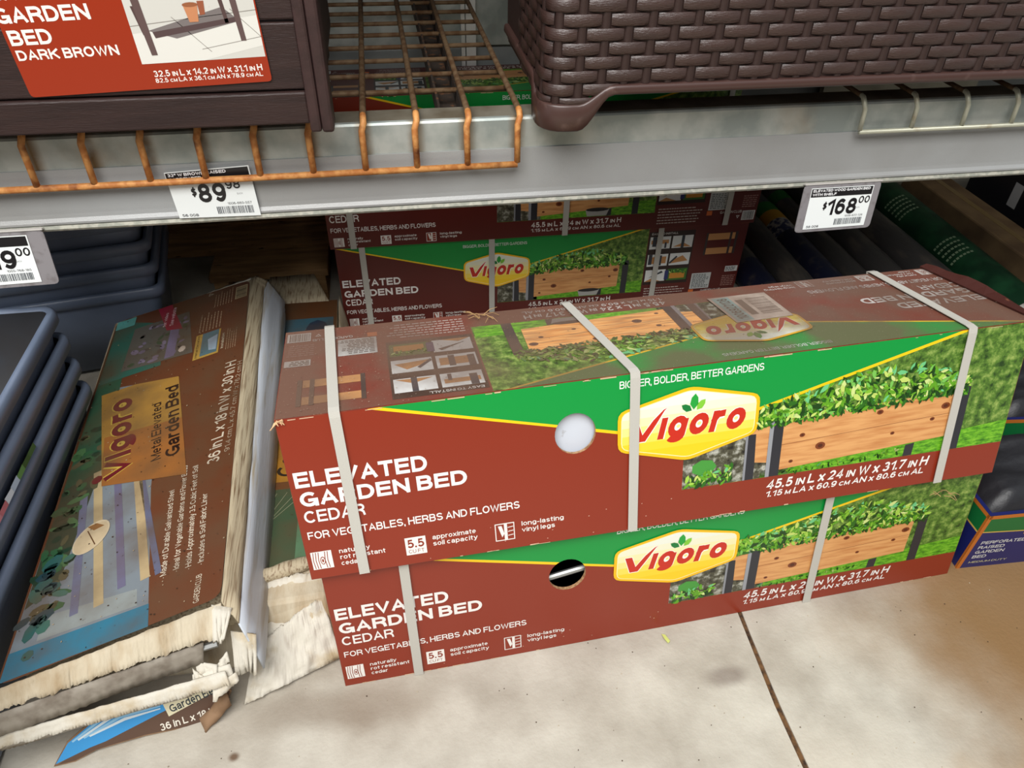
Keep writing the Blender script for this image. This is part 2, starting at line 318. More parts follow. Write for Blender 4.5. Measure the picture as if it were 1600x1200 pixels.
def logo(p, u0, u1, vc, hh, l=16):
    um = (u0+u1)/2; q = hexpts(u0, u1, vc-hh, vc-hh*.5, vc+hh*.55, vc+hh)
    p.poly(rnd_poly([(x+.003, y-.004) for x, y in q], .012), (110, 80, 20), l-1) if False else None
    p.poly(rnd_poly(q, .013), (250, 190, 22), l)
    q2 = shrink(q, .0055); p.poly(rnd_poly(q2, .011), (255, 246, 190), l+1)
    q3 = shrink(q, .0068)
    # cream upper body that turns yellow below, printed as bands
    def clip(pts, lo, hi):
        def half(ps, val, keep):
            o = []
            for i in range(len(ps)):
                a, b = ps[i-1], ps[i]; ia = keep(a[1]-val); ib = keep(b[1]-val)
                if ia != ib: t = (val-a[1])/(b[1]-a[1]); o.append((a[0]+(b[0]-a[0])*t, val))
                if ib: o.append(b)
            return o
        r = half(pts, lo, lambda d: d >= 0)
        return half(r, hi, lambda d: d <= 0) if r else r
    q3 = rnd_poly(q3, .01); nb = 9; lo = vc-hh; cols = [(252, 206, 30), (252, 206, 30), (252, 212, 48), (250, 222, 90), (248, 230, 140), (244, 236, 180), (240, 238, 208), (238, 240, 224), (238, 242, 232)]
    for k in range(nb):
        c = clip(q3, lo+2*hh*k/nb, lo+2*hh*(k+1)/nb)
        if len(c) > 2: p.poly(c, cols[k], l+2)
    w_ = (u1-u0); x0 = u0+w_*.10; h = hh*.86; b = vc-hh*.30; sh = .25
    # the word, white outline first, then red
    for dl, g, c in ((3, .0016, (255, 250, 240)), (4, 0, (200, 44, 26))):
        q = [(0, .80), (.085, .80), (.135, .26), (.25, .78), (.36, 1.14), (.40, 1.2), (.37, 1.1), (.285, .62), (.165, 0), (.065, 0)]
        cx = sum(a[0] for a in q)/len(q)
        for tri in tessellate_polygon([[Vector((a, b_, 0)) for a, b_ in q]]):
            pass
        pp = [(u0+w_*(.085+a*.64), b+h*.80*y) for a, y in q]
        if g:
            m_ = []
            for i in range(len(pp)):
                a_, b_, c_ = Vector(pp[i-1]), Vector(pp[i]), Vector(pp[(i+1) % len(pp)]); n1 = Vector((-(b_-a_).y, (b_-a_).x)).normalized(); n2 = Vector((-(c_-b_).y, (c_-b_).x)).normalized(); mm = (n1+n2); mm = mm.normalized() if mm.length > .2 else n1
                m_.append(tuple(b_+mm*g*1.0))
            pp = m_
        p.poly(pp[::-1], c, l+dl)
        p.text('\u0131goro', u0+w_*.275, b, u0+w_*.885, h/X_*.60, c, l+dl, .052 if g == 0 else .088, sh)
    lx = u0+w_*.53; ly = vc+hh*.38
    def leaf(dx, dy, an, s, c):
        pts = [(0, 0), (.35, .28), (.75, .22), (1, 0), (.75, -.2), (.35, -.26)]
        p.poly([(lx+dx+(x*math.cos(an)-y*math.sin(an))*s, ly+dy+(x*math.sin(an)+y*math.cos(an))*s) for x, y in pts], c, l+6)
    leaf(-.001, 0, 1.5, hh*.42, (34, 160, 60)); leaf(-.004, -.001, 2.6, hh*.33, (20, 120, 56)); leaf(.004, -.001, .85, hh*.34, (130, 200, 60))
def fine(p, u0, v0, u1, v1, rows, rgb=(210, 200, 195), l=2, seed=0, fill=.55):
    rnd = random.Random(seed*31+rows); dv = (v1-v0)/rows
    for r in range(rows):
        u = u0; end = u1-(u1-u0)*rnd.uniform(0, .25)
        while u < end:
            k = rnd.uniform(.004, .012); p.rect(u, v0+dv*r+dv*.2, min(u+k, end), v0+dv*r+dv*(.2+fill), rgb, l); u += k+.002
def barcode(p, u0, v0, u1, v1, l=3, seed=1, vert=True, bgc=(235, 235, 232), ink=(30, 30, 32), frame=True):
    if frame: p.rect(u0-.002, v0-.002, u1+.002, v1+.002, bgc, l)
    rnd = random.Random(seed); u = u0
    while u < u1-.002:
        k = rnd.choice((.0006, .001, .0016)); p.rect(u, v0, min(u+k, u1), v1, ink, l+1); u += k+rnd.choice((.0007, .001, .0016))
def icons(p, u, v, k=1.0):   # three pictograms and their captions, base line v
    Wt = (236, 232, 226); B2 = BROWN
    p.rect(u, v, u+.032*k, v+.03*k, Wt, 3)
    for q in (.004, .008, .012, .022, .026): p.line([(u+q*k, v+.001), (u+(q-.0015)*k, v+.015*k), (u+q*k, v+.029*k)], .0012, B2, 4)
    p.ell(u+.017*k, v+.014*k, .004*k, .007*k, B2, 4); p.ell(u+.017*k, v+.014*k, .0028*k, .0055*k, Wt, 5); p.ell(u+.017*k, v+.014*k, .0015*k, .003*k, B2, 6)
    for i, t in enumerate(('naturally', 'rot resistant', 'cedar')): p.text(t, u+.044*k, v+(.022-.0105*i)*k, u+(.044+(.048, .071, .03)[i])*k, .0075*k, Wt, 3, .015)
    p.rect(u+.147*k, v, u+.18*k, v+.03*k, Wt, 3); p.text('5.5', u+.150*k, v+.012*k, u+.177*k, .0145*k, B2, 4, .03); p.text('CU FT', u+.151*k, v+.003*k, u+.176*k, .006*k, B2, 4, .0)
    for i, t in enumerate(('approximate', 'soil capacity')): p.text(t, u+.191*k, v+(.021-.011*i)*k, u+(.191+(.07, .072)[i])*k, .0078*k, Wt, 3, .015)
    p.rect(u+.292*k, v, u+.324*k, v+.03*k, Wt, 3); p.rect(u+.2935*k, v+.0015, u+.3225*k, v+.0285*k, B2, 4)
    p.rect(u+.307*k, v+.0015, u+.312*k, v+.0285*k, Wt, 5); p.poly([(u+.297*k, v+.026*k), (u+.303*k, v+.026*k), (u+.307*k, v+.012*k), (u+.303*k, v+.006*k)], Wt, 5)
    for q in (.008, .015, .022): p.line([(u+.313*k, v+q*k), (u+.322*k, v+(q+.001)*k)], .0012, Wt, 5)
    for i, t in enumerate(('long-lasting', 'vinyl legs')): p.text(t, u+.336*k, v+(.021-.011*i)*k, u+(.336+(.07, .055)[i])*k, .0078*k, Wt, 3, .015)
def bed_photo(p, x, y, w_, d, ub, flip=False):   # planter picture; x,y = lower left of the front plank, w_ its length, ub = top of brown strip
    wp = wood_print(d)
    p.poly([(x-.062, y+.074), (x, y+.08), (x, y+.012), (x-.05, y+.02)], (190, 130, 84), 2, wp)
    p.poly([(x, y), (x+w_, y+.016), (x+w_+.003, y+.094), (x, y+.086)], (214, 152, 98), 3, wp)
    for a, b, r in ((.07, .032, .009), (.035, .055, .005), (.20, .035, .004), (.27, .05, .0045), (.17, .075, .006), (.29, .07, .008), (.02, .012, .004)):
        p.ell(x+w_*a/.3, y+b, r, r*.7, (122, 60, 30), 4); p.ell(x+w_*a/.3, y+b, r*.5, r*.35, (84, 38, 20), 5)
    p.line([(x, y+.043), (x+w_, y+.056)], .0009, (150, 96, 56), 4)
    dk = (46, 46, 52)
    for (a, b, top) in ((-.024, 0, y+.087), (w_+.012, w_+.03, y+.098)): p.poly([(x+a, ub), (x+b, ub), (x+b, top), (x+a, top)], dk, 6)
    p.poly([(x-.024, ub), (x-.017, ub), (x-.017, y+.087), (x-.024, y+.087)], (150, 152, 158), 7)
    p.poly([(x-.064, ub), (x-.045, ub), (x-.045, y+.018), (x-.047, y+.068), (x-.062, y+.068)], dk, 6)
    p.poly([(x-.064, ub), (x-.060, ub), (x-.060, y+.068), (x-.064, y+.068)], (140, 142, 148), 7)
    p.poly([(x+w_*.76, ub), (x+w_*.815, ub), (x+w_*.82, y+.012), (x+w_*.765, y+.01)], dk, 2)
def box_text(p, w1, k=1.0, vo=0, ink=(238, 234, 230)):
    p.text('ELEVATED', .008*k, vo+.1535, .205*k, .0245*k**.5, ink, 3, .038)
    p.text('GARDEN BED', .010*k, vo+.1225-.002*(1-k), .263*k, .0235*k**.5, ink, 3, .038)
    p.text('CEDAR', .0105*k, vo+.096, .102*k, .0195, ink, 3, .02)
    p.text('FOR VEGETABLES, HERBS AND FLOWERS', .0095*k, vo+.0685, .342*k, .0125, ink, 3, .018)
def front_design(face, name, parent, seed, hole, strapless=True):   # long front: words left, emblem in the middle, picture right
    p = Print(face); L, H = face.L, face.H
    k1 = lambda u: .262-(u-.13)*(.262-.170)/(.504-.13); k2 = lambda u: .176+(u-.735)*(.262-.176)/(1.096-.735)
    ht = .0022
    def cls(u, v):
        if u > .614 and v > .057 and (u > .62 and v < k2(u)-ht): return ((70, 110, 40), bush())
        if u < .62 and v > k1(u): return GREEN if v > k1(u)+ht*1.2 else YEL
        if u < .62 and v > k1(u)-ht: return YEL
        if u >= .62 and v > k2(u)+ht: return GREEN
        if u >= .62 and v > k2(u)-ht: return YEL
        return BROWN
    segs = []
    for o in (1.2*ht, -ht): segs += [((.13, k1(.13)+o-.001), (.62, k1(.62)+o)), ((.62, k2(.62)+o), (1.1, k2(1.1)+o))]
    segs += [((.614, .057), (L-.001, .057)), ((.614, .057), (.614, .14)), ((.62, .12), (.62, H-.002))]
    p.regions(segs, hole, cls, [(.0008, .0008), (L-.0008, .0008), (L-.0008, H-.0008), (.0008, H-.0008)])
    # picture
    p.poly([(.614, .0575), (.80, .0575), (.80, .15), (.614, .12)], (80, 80, 66), 1, soilp())
    p.poly([(.75, .0575), (1.10, .0575), (1.10, .088), (.75, .07)], (98, 160, 40), 1, lawn())
    p.poly([(1.03, .0575), (L-.001, .0575), (L-.001, .097), (1.03, .084)], (98, 180, 30), 2, lawn())
    leaves(p, [(.62, .06, .075), (.70, .06, .09)], 70, .007, seed+5, 2)
    p.ell(.65, .09, .022, .014, (70, 150, 60), 2, 7)
    leaves(p, [(.737, .148, .178), (.82, .148, .192), (.92, .15, .215), (1.01, .155, .217), (1.108, .155, .182)], 620, .0075, seed)
    bed_photo(p, .783, .067, .30, '', .0575)
    leaves(p, [(.737, .144, .158), (.92, .148, .165), (1.105, .155, .168)], 170, .006, seed+3, 8)
    for b in (.062, .066): leaves(p, [(.79, .058, .064), (1.0, .064, .074)], 50, .004, seed+9, 4)
    box_text(p, 1); icons(p, .007, .0165)
    p.text('BIGGER, BOLDER, BETTER GARDENS', .506, .2385, .738, .0115, (235, 240, 230), 3, .012)
    p.text('45.5 ^IN~ L x 24 ^IN~ W x 31.7 ^IN~ H', .764, .0345, 1.062, .0165, (238, 234, 230), 3, .03, .2)
    p.text('1.15 ^M~ LA x 60.9 ^CM~ AN x 80.6 ^CM~ AL', .764, .0205, 1.058, .0105, (238, 234, 230), 3, .025, .2)
    logo(p, .503, .736, .1685, .0605)
    rnd = random.Random(seed)      # scuffs where the board has worn
    for i in range(46):
        u = rnd.uniform(0, L-.03); e = rnd.choice((0, 1, 1)); v = .0006 if e == 0 else H-.0026
        p.rect(u, v, u+rnd.uniform(.003, .025), v+rnd.uniform(.0006, .002), (214, 180, 150), 5)
    for i in range(14):
        u = rnd.uniform(.05, .6); v = rnd.uniform(.005, .05); p.ell(u, v, rnd.uniform(.0006, .0015), .0008, (205, 160, 140), 5, 6)
    return p.build(name, parent)
def side_design(face, name, parent, seed, dusty=True):   # the wide panel with the assembly pictures
    p = Print(face, 'dusty' if dusty else 'ink'); L, H = face.L, face.H; d = '_dusty' if dusty else ''
    k1 = lambda u: H-.004-(u-.02)*(H-.004-.160)/(.35-.02); k2 = lambda u: .166+(u-.55)*(H-.166)/(.875-.55); ht = .002
    BR = (92, 28, 22) if not dusty else (122, 46, 34)  # rear boxes: the shade deep in the bay is put into a darker brown
    def cls(u, v):
        if .447 < u < .895 and v > .048 and v < k2(u)-ht and u > .45: return ((70, 110, 40), bush(d))
        if u < .45 and v > k1(u)+ht: return GREEN
        if u < .45 and v > k1(u)-ht: return YEL
        if .45 <= u < .9 and v > k2(u)+ht: return GREEN
        if .45 <= u < .9 and v > k2(u)-ht: return YEL
        return BR
    segs = []
    for o in (ht, -ht): segs += [((.02, k1(.02)+o), (.45, k1(.45)+o)), ((.45, k2(.45)+o), (.9, k2(.9)+o))]
    segs += [((.447, .048), (.895, .048)), ((.895, .048), (.895, H-.002)), ((.45, .048), (.45, H-.001)), ((.9, .02), (.9, H-.001))]
    p.regions(segs, None, cls, [(.0008, .0008), (L-.0008, .0008), (L-.0008, H-.0008), (.0008, H-.0008)])
    p.poly([(.45, .049), (.57, .049), (.57, .14), (.45, .1)], (80, 80, 66), 1, soilp(d))
    p.poly([(.54, .049), (.83, .049), (.83, .074), (.54, .062)], (98, 160, 40), 1, lawn(d))
    p.poly([(.80, .049), (.893, .049), (.893, .088), (.80, .08)], (98, 180, 30), 2, lawn(d))
    leaves(p, [(.545, .135, .165), (.65, .14, .19), (.74, .145, .2), (.84, .145, .17)], 420, .0068, seed)
    bed_photo(p, .56, .058, .255, d, .049)
    leaves(p, [(.545, .133, .147), (.83, .145, .158)], 120, .0055, seed+3, 8)
    p.poly([(.70, .05), (.755, .05), (.762, .068), (.695, .068)], (170, 170, 166), 5); p.ell(.7285, .068, .033, .0055, (40, 40, 40), 6)
    box_text(p, 1, .83, -.022); icons(p, .012, .006, .84)
    p.text('BIGGER, BOLDER, BETTER GARDENS', .352, H-.022, .535, .0085, (225, 235, 225), 3, .01)
    p.text('45.5 ^IN~ L x 24 ^IN~ W x 31.7 ^IN~ H', .545, .027, .80, .0145, (230, 224, 218), 3, .03)
    p.text('1.15 ^M~ LA x 60.9 ^CM~ AN x 80.6 ^CM~ AL', .545, .0135, .80, .0095, (230, 224, 218), 3, .02)
    logo(p, .352, .545, .1555, .0545)
    # assembly pictures
    p.rect(.898, .07, 1.038, H-.012, (44, 24, 20), 2); p.text('EASY TO INSTALL', .905, H-.021, .985, .006, (235, 230, 225), 3, .01)
    cells = [(.902, .185), (.971, .185), (.902, .13), (.971, .13), (.902, .08), (.971, .08)]
    rnd = random.Random(seed+1); wd = (196, 140, 84); dk = (50, 56, 66)
    for i, (a, b) in enumerate(cells):
        hh = .038
        p.rect(a, b, a+.063, b+hh, (232, 234, 232) if i < 5 else (60, 110, 40), 3)
        if i == 0: p.rect(a+.008, b+.008, a+.02, b+hh, dk, 5); p.rect(a+.004, b+.016, a+.058, b+.028, wd, 4); p.rect(a+.046, b+.002, a+.052, b+.02, dk, 5)
        elif i == 1: p.rect(a+.028, b, a+.037, b+hh, dk, 5); p.poly([(a+.004, b+.004), (a+.06, b+.002), (a+.034, b+.016)], wd, 4)
        elif i == 2: p.rect(a+.003, b+.006, a+.014, b+hh, dk, 5); p.rect(a+.012, b+.008, a+.058, b+.03, wd, 4); p.rect(a+.034, b+.002, a+.044, b+.034, dk, 5)
        elif i == 3: p.poly([(a+.002, b+.006), (a+.058, b+.012), (a+.04, b+.03), (a+.012, b+.018)], wd, 4); p.poly([(a+.002, b+.004), (a+.024, b+.026), (a+.02, b+.03), (a, b+.01)], dk, 5)
        elif i == 4: p.poly([(a, b), (a+.05, b), (a+.02, b+.01)], wd, 4); p.poly([(a+.01, b+.012), (a+.055, b+.028), (a+.05, b+.034)], dk, 5)
        else: p.rect(a+.008, b+.006, a+.056, b+.024, (206, 140, 50), 4); leaves(p, [(a+.006, b+.022, b+.034), (a+.058, b+.022, b+.034)], 26, .004, seed+8, 5); p.rect(a-.008, b+.004, a+.004, b+.034, (46, 52, 110), 5)
    fine(p, .905, .012, 1.035, .062, 6, (196, 180, 172), 2, 3, .35)
    # four loose planks drawing, specification sticker, bar code
    for b in (.165, .21): p.rect(1.078, b-.008, 1.165, b+.012, (206, 148, 92), 3)
    for a in (1.074, 1.148, 1.166): p.rect(a, .155, a+.007, .225, (64, 52, 50), 4)
    p.rect(1.052, .045, 1.114, .097, (205, 208, 206), 3); fine(p, 1.056, .048, 1.11, .094, 9, (90, 96, 98), 4, 5, .5)
    p.text('GARDEN CLUB', 1.09, .033, 1.155, .0075, (230, 224, 218), 3, .01); p.rect(1.05, .03, 1.066, .043, (222, 112, 50), 3)
    barcode(p, 1.160, .012, L-.006, .036, 3, 4)
    fine(p, 1.152, .048, L-.004, .085, 6, (170, 130, 122), 2, 6, .4); p.rect(1.156, .096, L-.004, .114, (226, 228, 226), 3); fine(p, 1.158, .098, L-.008, .112, 3, (70, 74, 76), 4, 7)
    p.ell(1.146, .022, .006, .006, (230, 224, 218), 3, 3, .5); p.ell(1.146, .022, .003, .003, BR, 4, 3, .5)
    if dusty:
        rnd = random.Random(5)
        for i in range(900):
            u = rnd.uniform(0, L); v = rnd.uniform(0, H)
            if rnd.random() > (.25+.75*min(1, max(0, (u-.7)/.4))): continue
            p.ell(u, v, rnd.uniform(.0005, .0014), rnd.uniform(.0004, .001), rnd.choice([(190, 160, 130), (150, 118, 90), (214, 196, 170), (70, 50, 40)]), 24, 5)
    return p.build(name, parent)
def strap(parent, pts, side, hw=.0078, n=None):
    bm = bmesh.new(); band(bm, pts, Vector(side).normalized()*hw, n)
    return obj_bm('strap', bm, mat('strap_plastic', (190, 187, 178), .4, bump=.0003, bscale=600, spec=.6), parent)
def carton(name, F, depth_vec, zr, label, group, straps_u, L, H, hole=None, warp=0):
    """F: front corners BL,BR,TR,TL ; rear corners = given list RBL,RBR,RTR,RTL"""
    BL, BR, TR, TL = [Vector(p) for p in F]; RBL, RBR, RTR, RTL = [Vector(p) for p in depth_vec]
    t = empty(name, ((BL+BR+RBL+RBR)/4), label, 'box', group)
    cm = mat('carton_board', (128, 50, 36), .5, var=(150, 104, 70), scale=25, amt=(.55, .75), bump=.0006, bscale=60)
    bm = bmesh.new(); v = [bm.verts.new(p) for p in (BL, BR, RBR, RBL, TL, TR, RTR, RTL)]
    for f in ((3, 2, 1, 0), (4, 5, 6, 7), (1, 2, 6, 5), (2, 3, 7, 6), (3, 0, 4, 7)): bm.faces.new([v[i] for i in f])
    face = Face(BL, BR, TR, TL, L, H); face.warp = warp
    if not hole: bm.faces.new([v[i] for i in (0, 1, 5, 4)])
    else:
        N = 28; pts = [(0, 0), (L, 0), (L, H), (0, H)]+[(hole[0]+hole[2]*math.cos(2*math.pi*k/N), hole[1]+hole[3]*math.sin(2*math.pi*k/N)) for k in range(N)]
        r = delaunay_2d_cdt([Vector(p) for p in pts], [(i, (i+1) % 4) for i in range(4)]+[(4+k, 4+(k+1) % N) for k in range(N)], [[0, 1, 2, 3]], 1, 1e-6)
        vv = {}
        def gv(i):
            if i not in vv:
                q = r[0][i]; c = {(0, 0): 0, (L, 0): 1, (L, H): 5, (0, H): 4}
                for k_, j in c.items():
                    if abs(q.x-k_[0])+abs(q.y-k_[1]) < 1e-4: vv[i] = v[j]; return vv[i]
                vv[i] = bm.verts.new(face.P(q.x, q.y))
            return vv[i]
        for f in r[2]:
            c = sum((r[0][i] for i in f), Vector((0, 0)))/3
            if ((c.x-hole[0])/hole[2])**2+((c.y-hole[1])/hole[3])**2 < 1: continue
            bm.faces.new([gv(i) for i in f])
        ring = [[bm.verts.new(face.P(hole[0]+hole[2]*math.cos(2*math.pi*k/N), hole[1]+hole[3]*math.sin(2*math.pi*k/N), o)) for k in range(N)] for o in (.0004, -.006)]
        for k in range(N): bm.faces.new((ring[0][k], ring[0][(k+1) % N], ring[1][(k+1) % N], ring[1][k])).material_index = 1
    obj_bm('carton', bm, [cm, mat('kraft_edge', (190, 150, 110), .9, var=(140, 100, 66), scale=200)], t)
    d_top = ((RTL-TL)+(RTR-TR))/2; d_dir = (TR-TL).normalized()
    nf = face.n; nt = (TR-TL).cross(RTL-TL).normalized(); ov = .0042
    for (uf, ut) in straps_u:
        f0 = face.P(uf, 0); f1 = face.P(uf, H); r1 = RTL+(RTR-RTL)*(ut/L); r0 = RBL+(RBR-RBL)*(ut/L); nb = (RTR-RTL).cross(RBL-RTL).normalized()
        diag = (nf+nt).normalized()
        pts = [f0+nf*ov-(f1-f0)*.0, f1+nf*ov-(f1-f0).normalized()*.006, f1+diag*ov*.95, f1+nt*ov+(r1-f1).normalized()*.006, r1+nt*ov-(r1-f1).normalized()*.004, r1+(nt+nb).normalized()*ov, r0+nb*ov]
        strap(t, pts, d_dir, n=[nf*.0012, nf*.0012, diag*.0012, nt*.0012, nt*.0012, (nt+nb).normalized()*.0012, nb*.0012])
    return t, face

# ------------------------------------------------------------------ floor and back wall
conc = dict(rough=.78, var=(168, 161, 148), scale=9, detail=9, amt=(.35, .7), bump=.0012, bscale=120)
cm1 = mat('concrete', (200, 195, 182), var2=(96, 80, 60), scale2=2.3, amt2=(.60, .80, .45), **conc)
def stained_concrete():
    mt = cm1; N = mt.node_tree.nodes; Lk = mt.node_tree.links; b = N['Principled BSDF']
    src = b.inputs['Base Color'].links[0].from_socket
    g = N.new('ShaderNodeNewGeometry')
    def blob(cur, cx, cy, sx, sy, col, k, dist=.35):
        mp = N.new('ShaderNodeMapping'); mp.vector_type = 'TEXTURE'; mp.inputs['Location'].default_value = (cx, cy, 0); mp.inputs['Scale'].default_value = (sx, sy, 1)
        ns = N.new('ShaderNodeTexNoise'); ns.inputs['Scale'].default_value = 5; ns.inputs['Detail'].default_value = 6
        ad = N.new('ShaderNodeVectorMath'); ad.operation = 'MULTIPLY_ADD'; ad.inputs[1].default_value = (dist, dist, 0)
        Lk.new(g.outputs['Position'], ns.inputs['Vector']); Lk.new(ns.outputs['Color'], ad.inputs[0]); Lk.new(g.outputs['Position'], ad.inputs[2])
        Lk.new(ad.outputs[0], mp.inputs[0])
        ln = N.new('ShaderNodeVectorMath'); ln.operation = 'LENGTH'; Lk.new(mp.outputs[0], ln.inputs[0])
        mr = N.new('ShaderNodeMapRange'); mr.interpolation_type = 'SMOOTHSTEP'; mr.inputs[1].default_value = 1; mr.inputs[2].default_value = .25; mr.inputs[3].default_value = 0; mr.inputs[4].default_value = k
        Lk.new(ln.outputs['Value'], mr.inputs[0])
        mx = N.new('ShaderNodeMix'); mx.data_type = 'RGBA'; Lk.new(mr.outputs[0], mx.inputs[0]); Lk.new(cur, mx.inputs[6]); mx.inputs[7].default_value = (*lin(col), 1)
        return mx.outputs[2]
    cur = blob(src, 1.30, .80, .46, .40, (134, 100, 58), .95)
    cur = blob(cur, 1.12, .52, .22, .16, (168, 134, 88), .6)
    cur = blob(cur, .80, .42, .35, .25, (196, 186, 168), .5)
    cur = blob(cur, .52, .62, .055, .03, (110, 96, 88), .6, .05)
    cur = blob(cur, -.1, .70, .25, .05, (120, 104, 88), .5, .1)
    sp = atz(368, 1180, 0); cur = blob(cur, sp.x, sp.y, .012, .010, (86, 58, 34), .9, .004)
    cur = blob(cur, -.22, 1.4, 2.2, .75, (120, 96, 70), .45, .5)
    Lk.new(cur, b.inputs['Base Color'])
stained_concrete()
fl = empty('floor', (0, 1, 0), kind='structure')
bm = bmesh.new(); box(bm, (-5, -4, -.06), (5, 4, -.003)); obj_bm('joint_filler', bm, mat('joint_dirt', (110, 78, 46), .95, var=(50, 36, 26), scale=80, bump=.002, bscale=200), fl)
def slab(x0a, x0b, x1a, x1b):
    bm = bmesh.new(); N = 60
    ys = [-4+8*i/N for i in range(N+1)]; rnd = random.Random(3 if x0a < 0 else 4)
    def edge(xa, y): return xa if abs(xa) > 3 else xa+.004*math.sin(y*9)+rnd.uniform(-.0012, .0012)
    rows = [[bm.verts.new((edge(x0a, y)+((y-.6)*.015 if abs(x0a) < 3 else 0), y, 0)) for y in ys], [bm.verts.new((edge(x1a, y)+((y-.6)*.015 if abs(x1a) < 3 else 0), y, 0)) for y in ys]]
    low = [[bm.verts.new((v.co.x, v.co.y, -.02)) for v in r] for r in rows]
    for i in range(N):
        bm.faces.new((rows[0][i], rows[1][i], rows[1][i+1], rows[0][i+1]))
        for s_ in (0, 1): bm.faces.new((rows[s_][i], rows[s_][i+1], low[s_][i+1], low[s_][i]))
    return obj_bm('concrete_slab', bm, cm1, fl)
slab(-5, -5, .565, .565); slab(.5745, .5745, 5, 5)
bm = bmesh.new(); box(bm, (-5, 2.46, 0), (5, 2.52, 3)); meta(obj_bm('wall_back', bm, mat('back_panel', (122, 126, 124), .55, var=(96, 100, 98), scale=6)), kind='structure')

# unseen blocker added behind the camera, a rack stand-in that darkens the bay
bm = bmesh.new(); box(bm, (-5, -2.3, 0), (5, -2.2, 2.3)); meta(obj_bm('aisle_light_blocker', bm, mat('blocker_brown', (120, 104, 88), .8, var=(60, 50, 44), scale=3)), kind='structure')
# ------------------------------------------------------------------ front cartons
def on_plane(px, py, a, b, c):
    a, b, c = Vector(a), Vector(b), Vector(c); return at_plane(px, py, a, (b-a).cross(c-a).normalized())
lBL = atz(540, 1072, .0); lBR = atz(1480, 896, .0); lTL = Vector((-.1665, .727, .262)); lTR = on_plane(1558, 690, lBL, lBR, lTL)
lTR = lTL+(lBR-lBL)*1.003
dep = Vector((.012, .235, 0))
lR = [lBL+dep+Vector((0, .03, 0)), lBR+dep+Vector((0, .03, 0)), lTR+dep, lTL+dep]
c_low, fL = carton('garden_bed_carton', (lBL, lBR, lTR, lTL), lR, 0, 'red-brown garden bed box on the concrete, lower of the front pair', 'boxed cedar garden beds at the front', [(.136, .14), (.897, .89)], 1.2, .26, hole=(.4185, .168, .0335, .0335), warp=.019)
front_design(fL, 'front_print', c_low, 21, (.4185, .168, .0335, .0335))
bm = bmesh.new(); box(bm, (0, 0, 0), (1, 1, 1)); bm.free()
bm = bmesh.new(); tube(bm, [fL.P(.35, .146, -.016), fL.P(.49, .168, -.016)], .0055, 8); obj_bm('metal_bar', bm, mat('dull_steel', (170, 172, 170), .35, .7), c_low)
uBL = atz(487, 906, .264); uBR = atz(1550, 738, .264); uTL = atz(428, 657, .52); uTR = on_plane(1616, 501, uBL, uBR, uTL)
uRL = atz(447, 520, .497); uRR = on_plane(1452, 418, uTL, uTR, uRL)
dd = Vector((0, .215, 0))
c_up, fU = carton('garden_bed_carton', (uBL, uBR, uTR, uTL), [uBL+dd, uBR+dd, uRR, uRL], 0, 'red-brown garden bed box with a dusty top, upper of the front pair', 'boxed cedar garden beds at the front', [(.084, .072), (.529, .482), (1.088, 1.078)], 1.2, .26, hole=(.436, .178, .0325, .0325), warp=.013)
front_design(fU, 'front_print', c_up, 11, (.436, .178, .0325, .0325))
fT = Face(uRR, uRL, uTL, uTR, 1.2, .25)
side_design(fT, 'top_print', c_up, 31, True)
# white board seen through the round hand hole
bm = bmesh.new(); hexa(bm, [fU.P(*q, o) for o, q in [(-.014, (.37, .12)), (-.014, (.50, .12)), (-.02, (.50, .12)), (-.02, (.37, .12)), (-.014, (.37, .24)), (-.014, (.50, .24)), (-.02, (.50, .24)), (-.02, (.37, .24))]])
obj_bm('foam_insert', bm, mat('white_foam', (204, 210, 220), .6, var=(176, 178, 182), scale=60, amt=(.62, .7)), c_up)
# stuck-on shipping label on the top, upside down to the reader
p = Print(Face(fT.P(.360, .138), fT.P(.360, .037), fT.P(.473, .039), fT.P(.467, .142), .1, .13), 'dusty')
p.rect(.002, .002, .098, .128, (206, 190, 176), 26); p.rect(.006, .086, .094, .122, (150, 190, 188), 27); p.text('1006922128', .012, .092, .09, .022, (40, 60, 62), 28, .02)
p.rect(.022, .064, .08, .08, (120, 110, 100), 27); barcode(p, .02, .012, .084, .056, 27, 8, bgc=(206, 190, 176), ink=(110, 96, 86))
p.build('shipping_label', c_up, 'dusty paper shipping label')
# clear tape and raised torn flap at the right-hand end
def quad_sheet(name, pts, th, m_, parent, nrm=None):
    P = [Vector(q) for q in pts]; n = nrm or (P[1]-P[0]).cross(P[-1]-P[0]).normalized()
    bm = bmesh.new(); a = [bm.verts.new(q) for q in P]; b = [bm.verts.new(q+n*th) for q in P]; k = len(P)
    bm.faces.new(a[::-1]); bm.faces.new(b)
    for i in range(k): bm.faces.new((a[i], a[(i+1) % k], b[(i+1) % k], b[i]))
    bmesh.ops.triangulate(bm, faces=[f for f in bm.faces if len(f.verts) > 4])
    return obj_bm(name, bm, m_, parent)
flapm = mat('flap_board', (64, 22, 13), .6, var=(150, 96, 64), scale=40, amt=(.66, .78))
f0 = uRR+Vector((-.02, .0, .001)); f1 = uTR+Vector((.0, 0, .001))
rn = random.Random(2); top = []; bot = []
for i in range(13):
    t = i/12; b_ = f0*(1-t)+f1*t; bot.append(b_); top.append(b_+Vector((.012+.01*math.sin(t*3.1), 0, .009*math.sin(math.pi*min(1, t*1.15+.1))+rn.uniform(-.0015, .002))))
quad_sheet('end_flap', bot+top[::-1], .004, flapm, c_up)
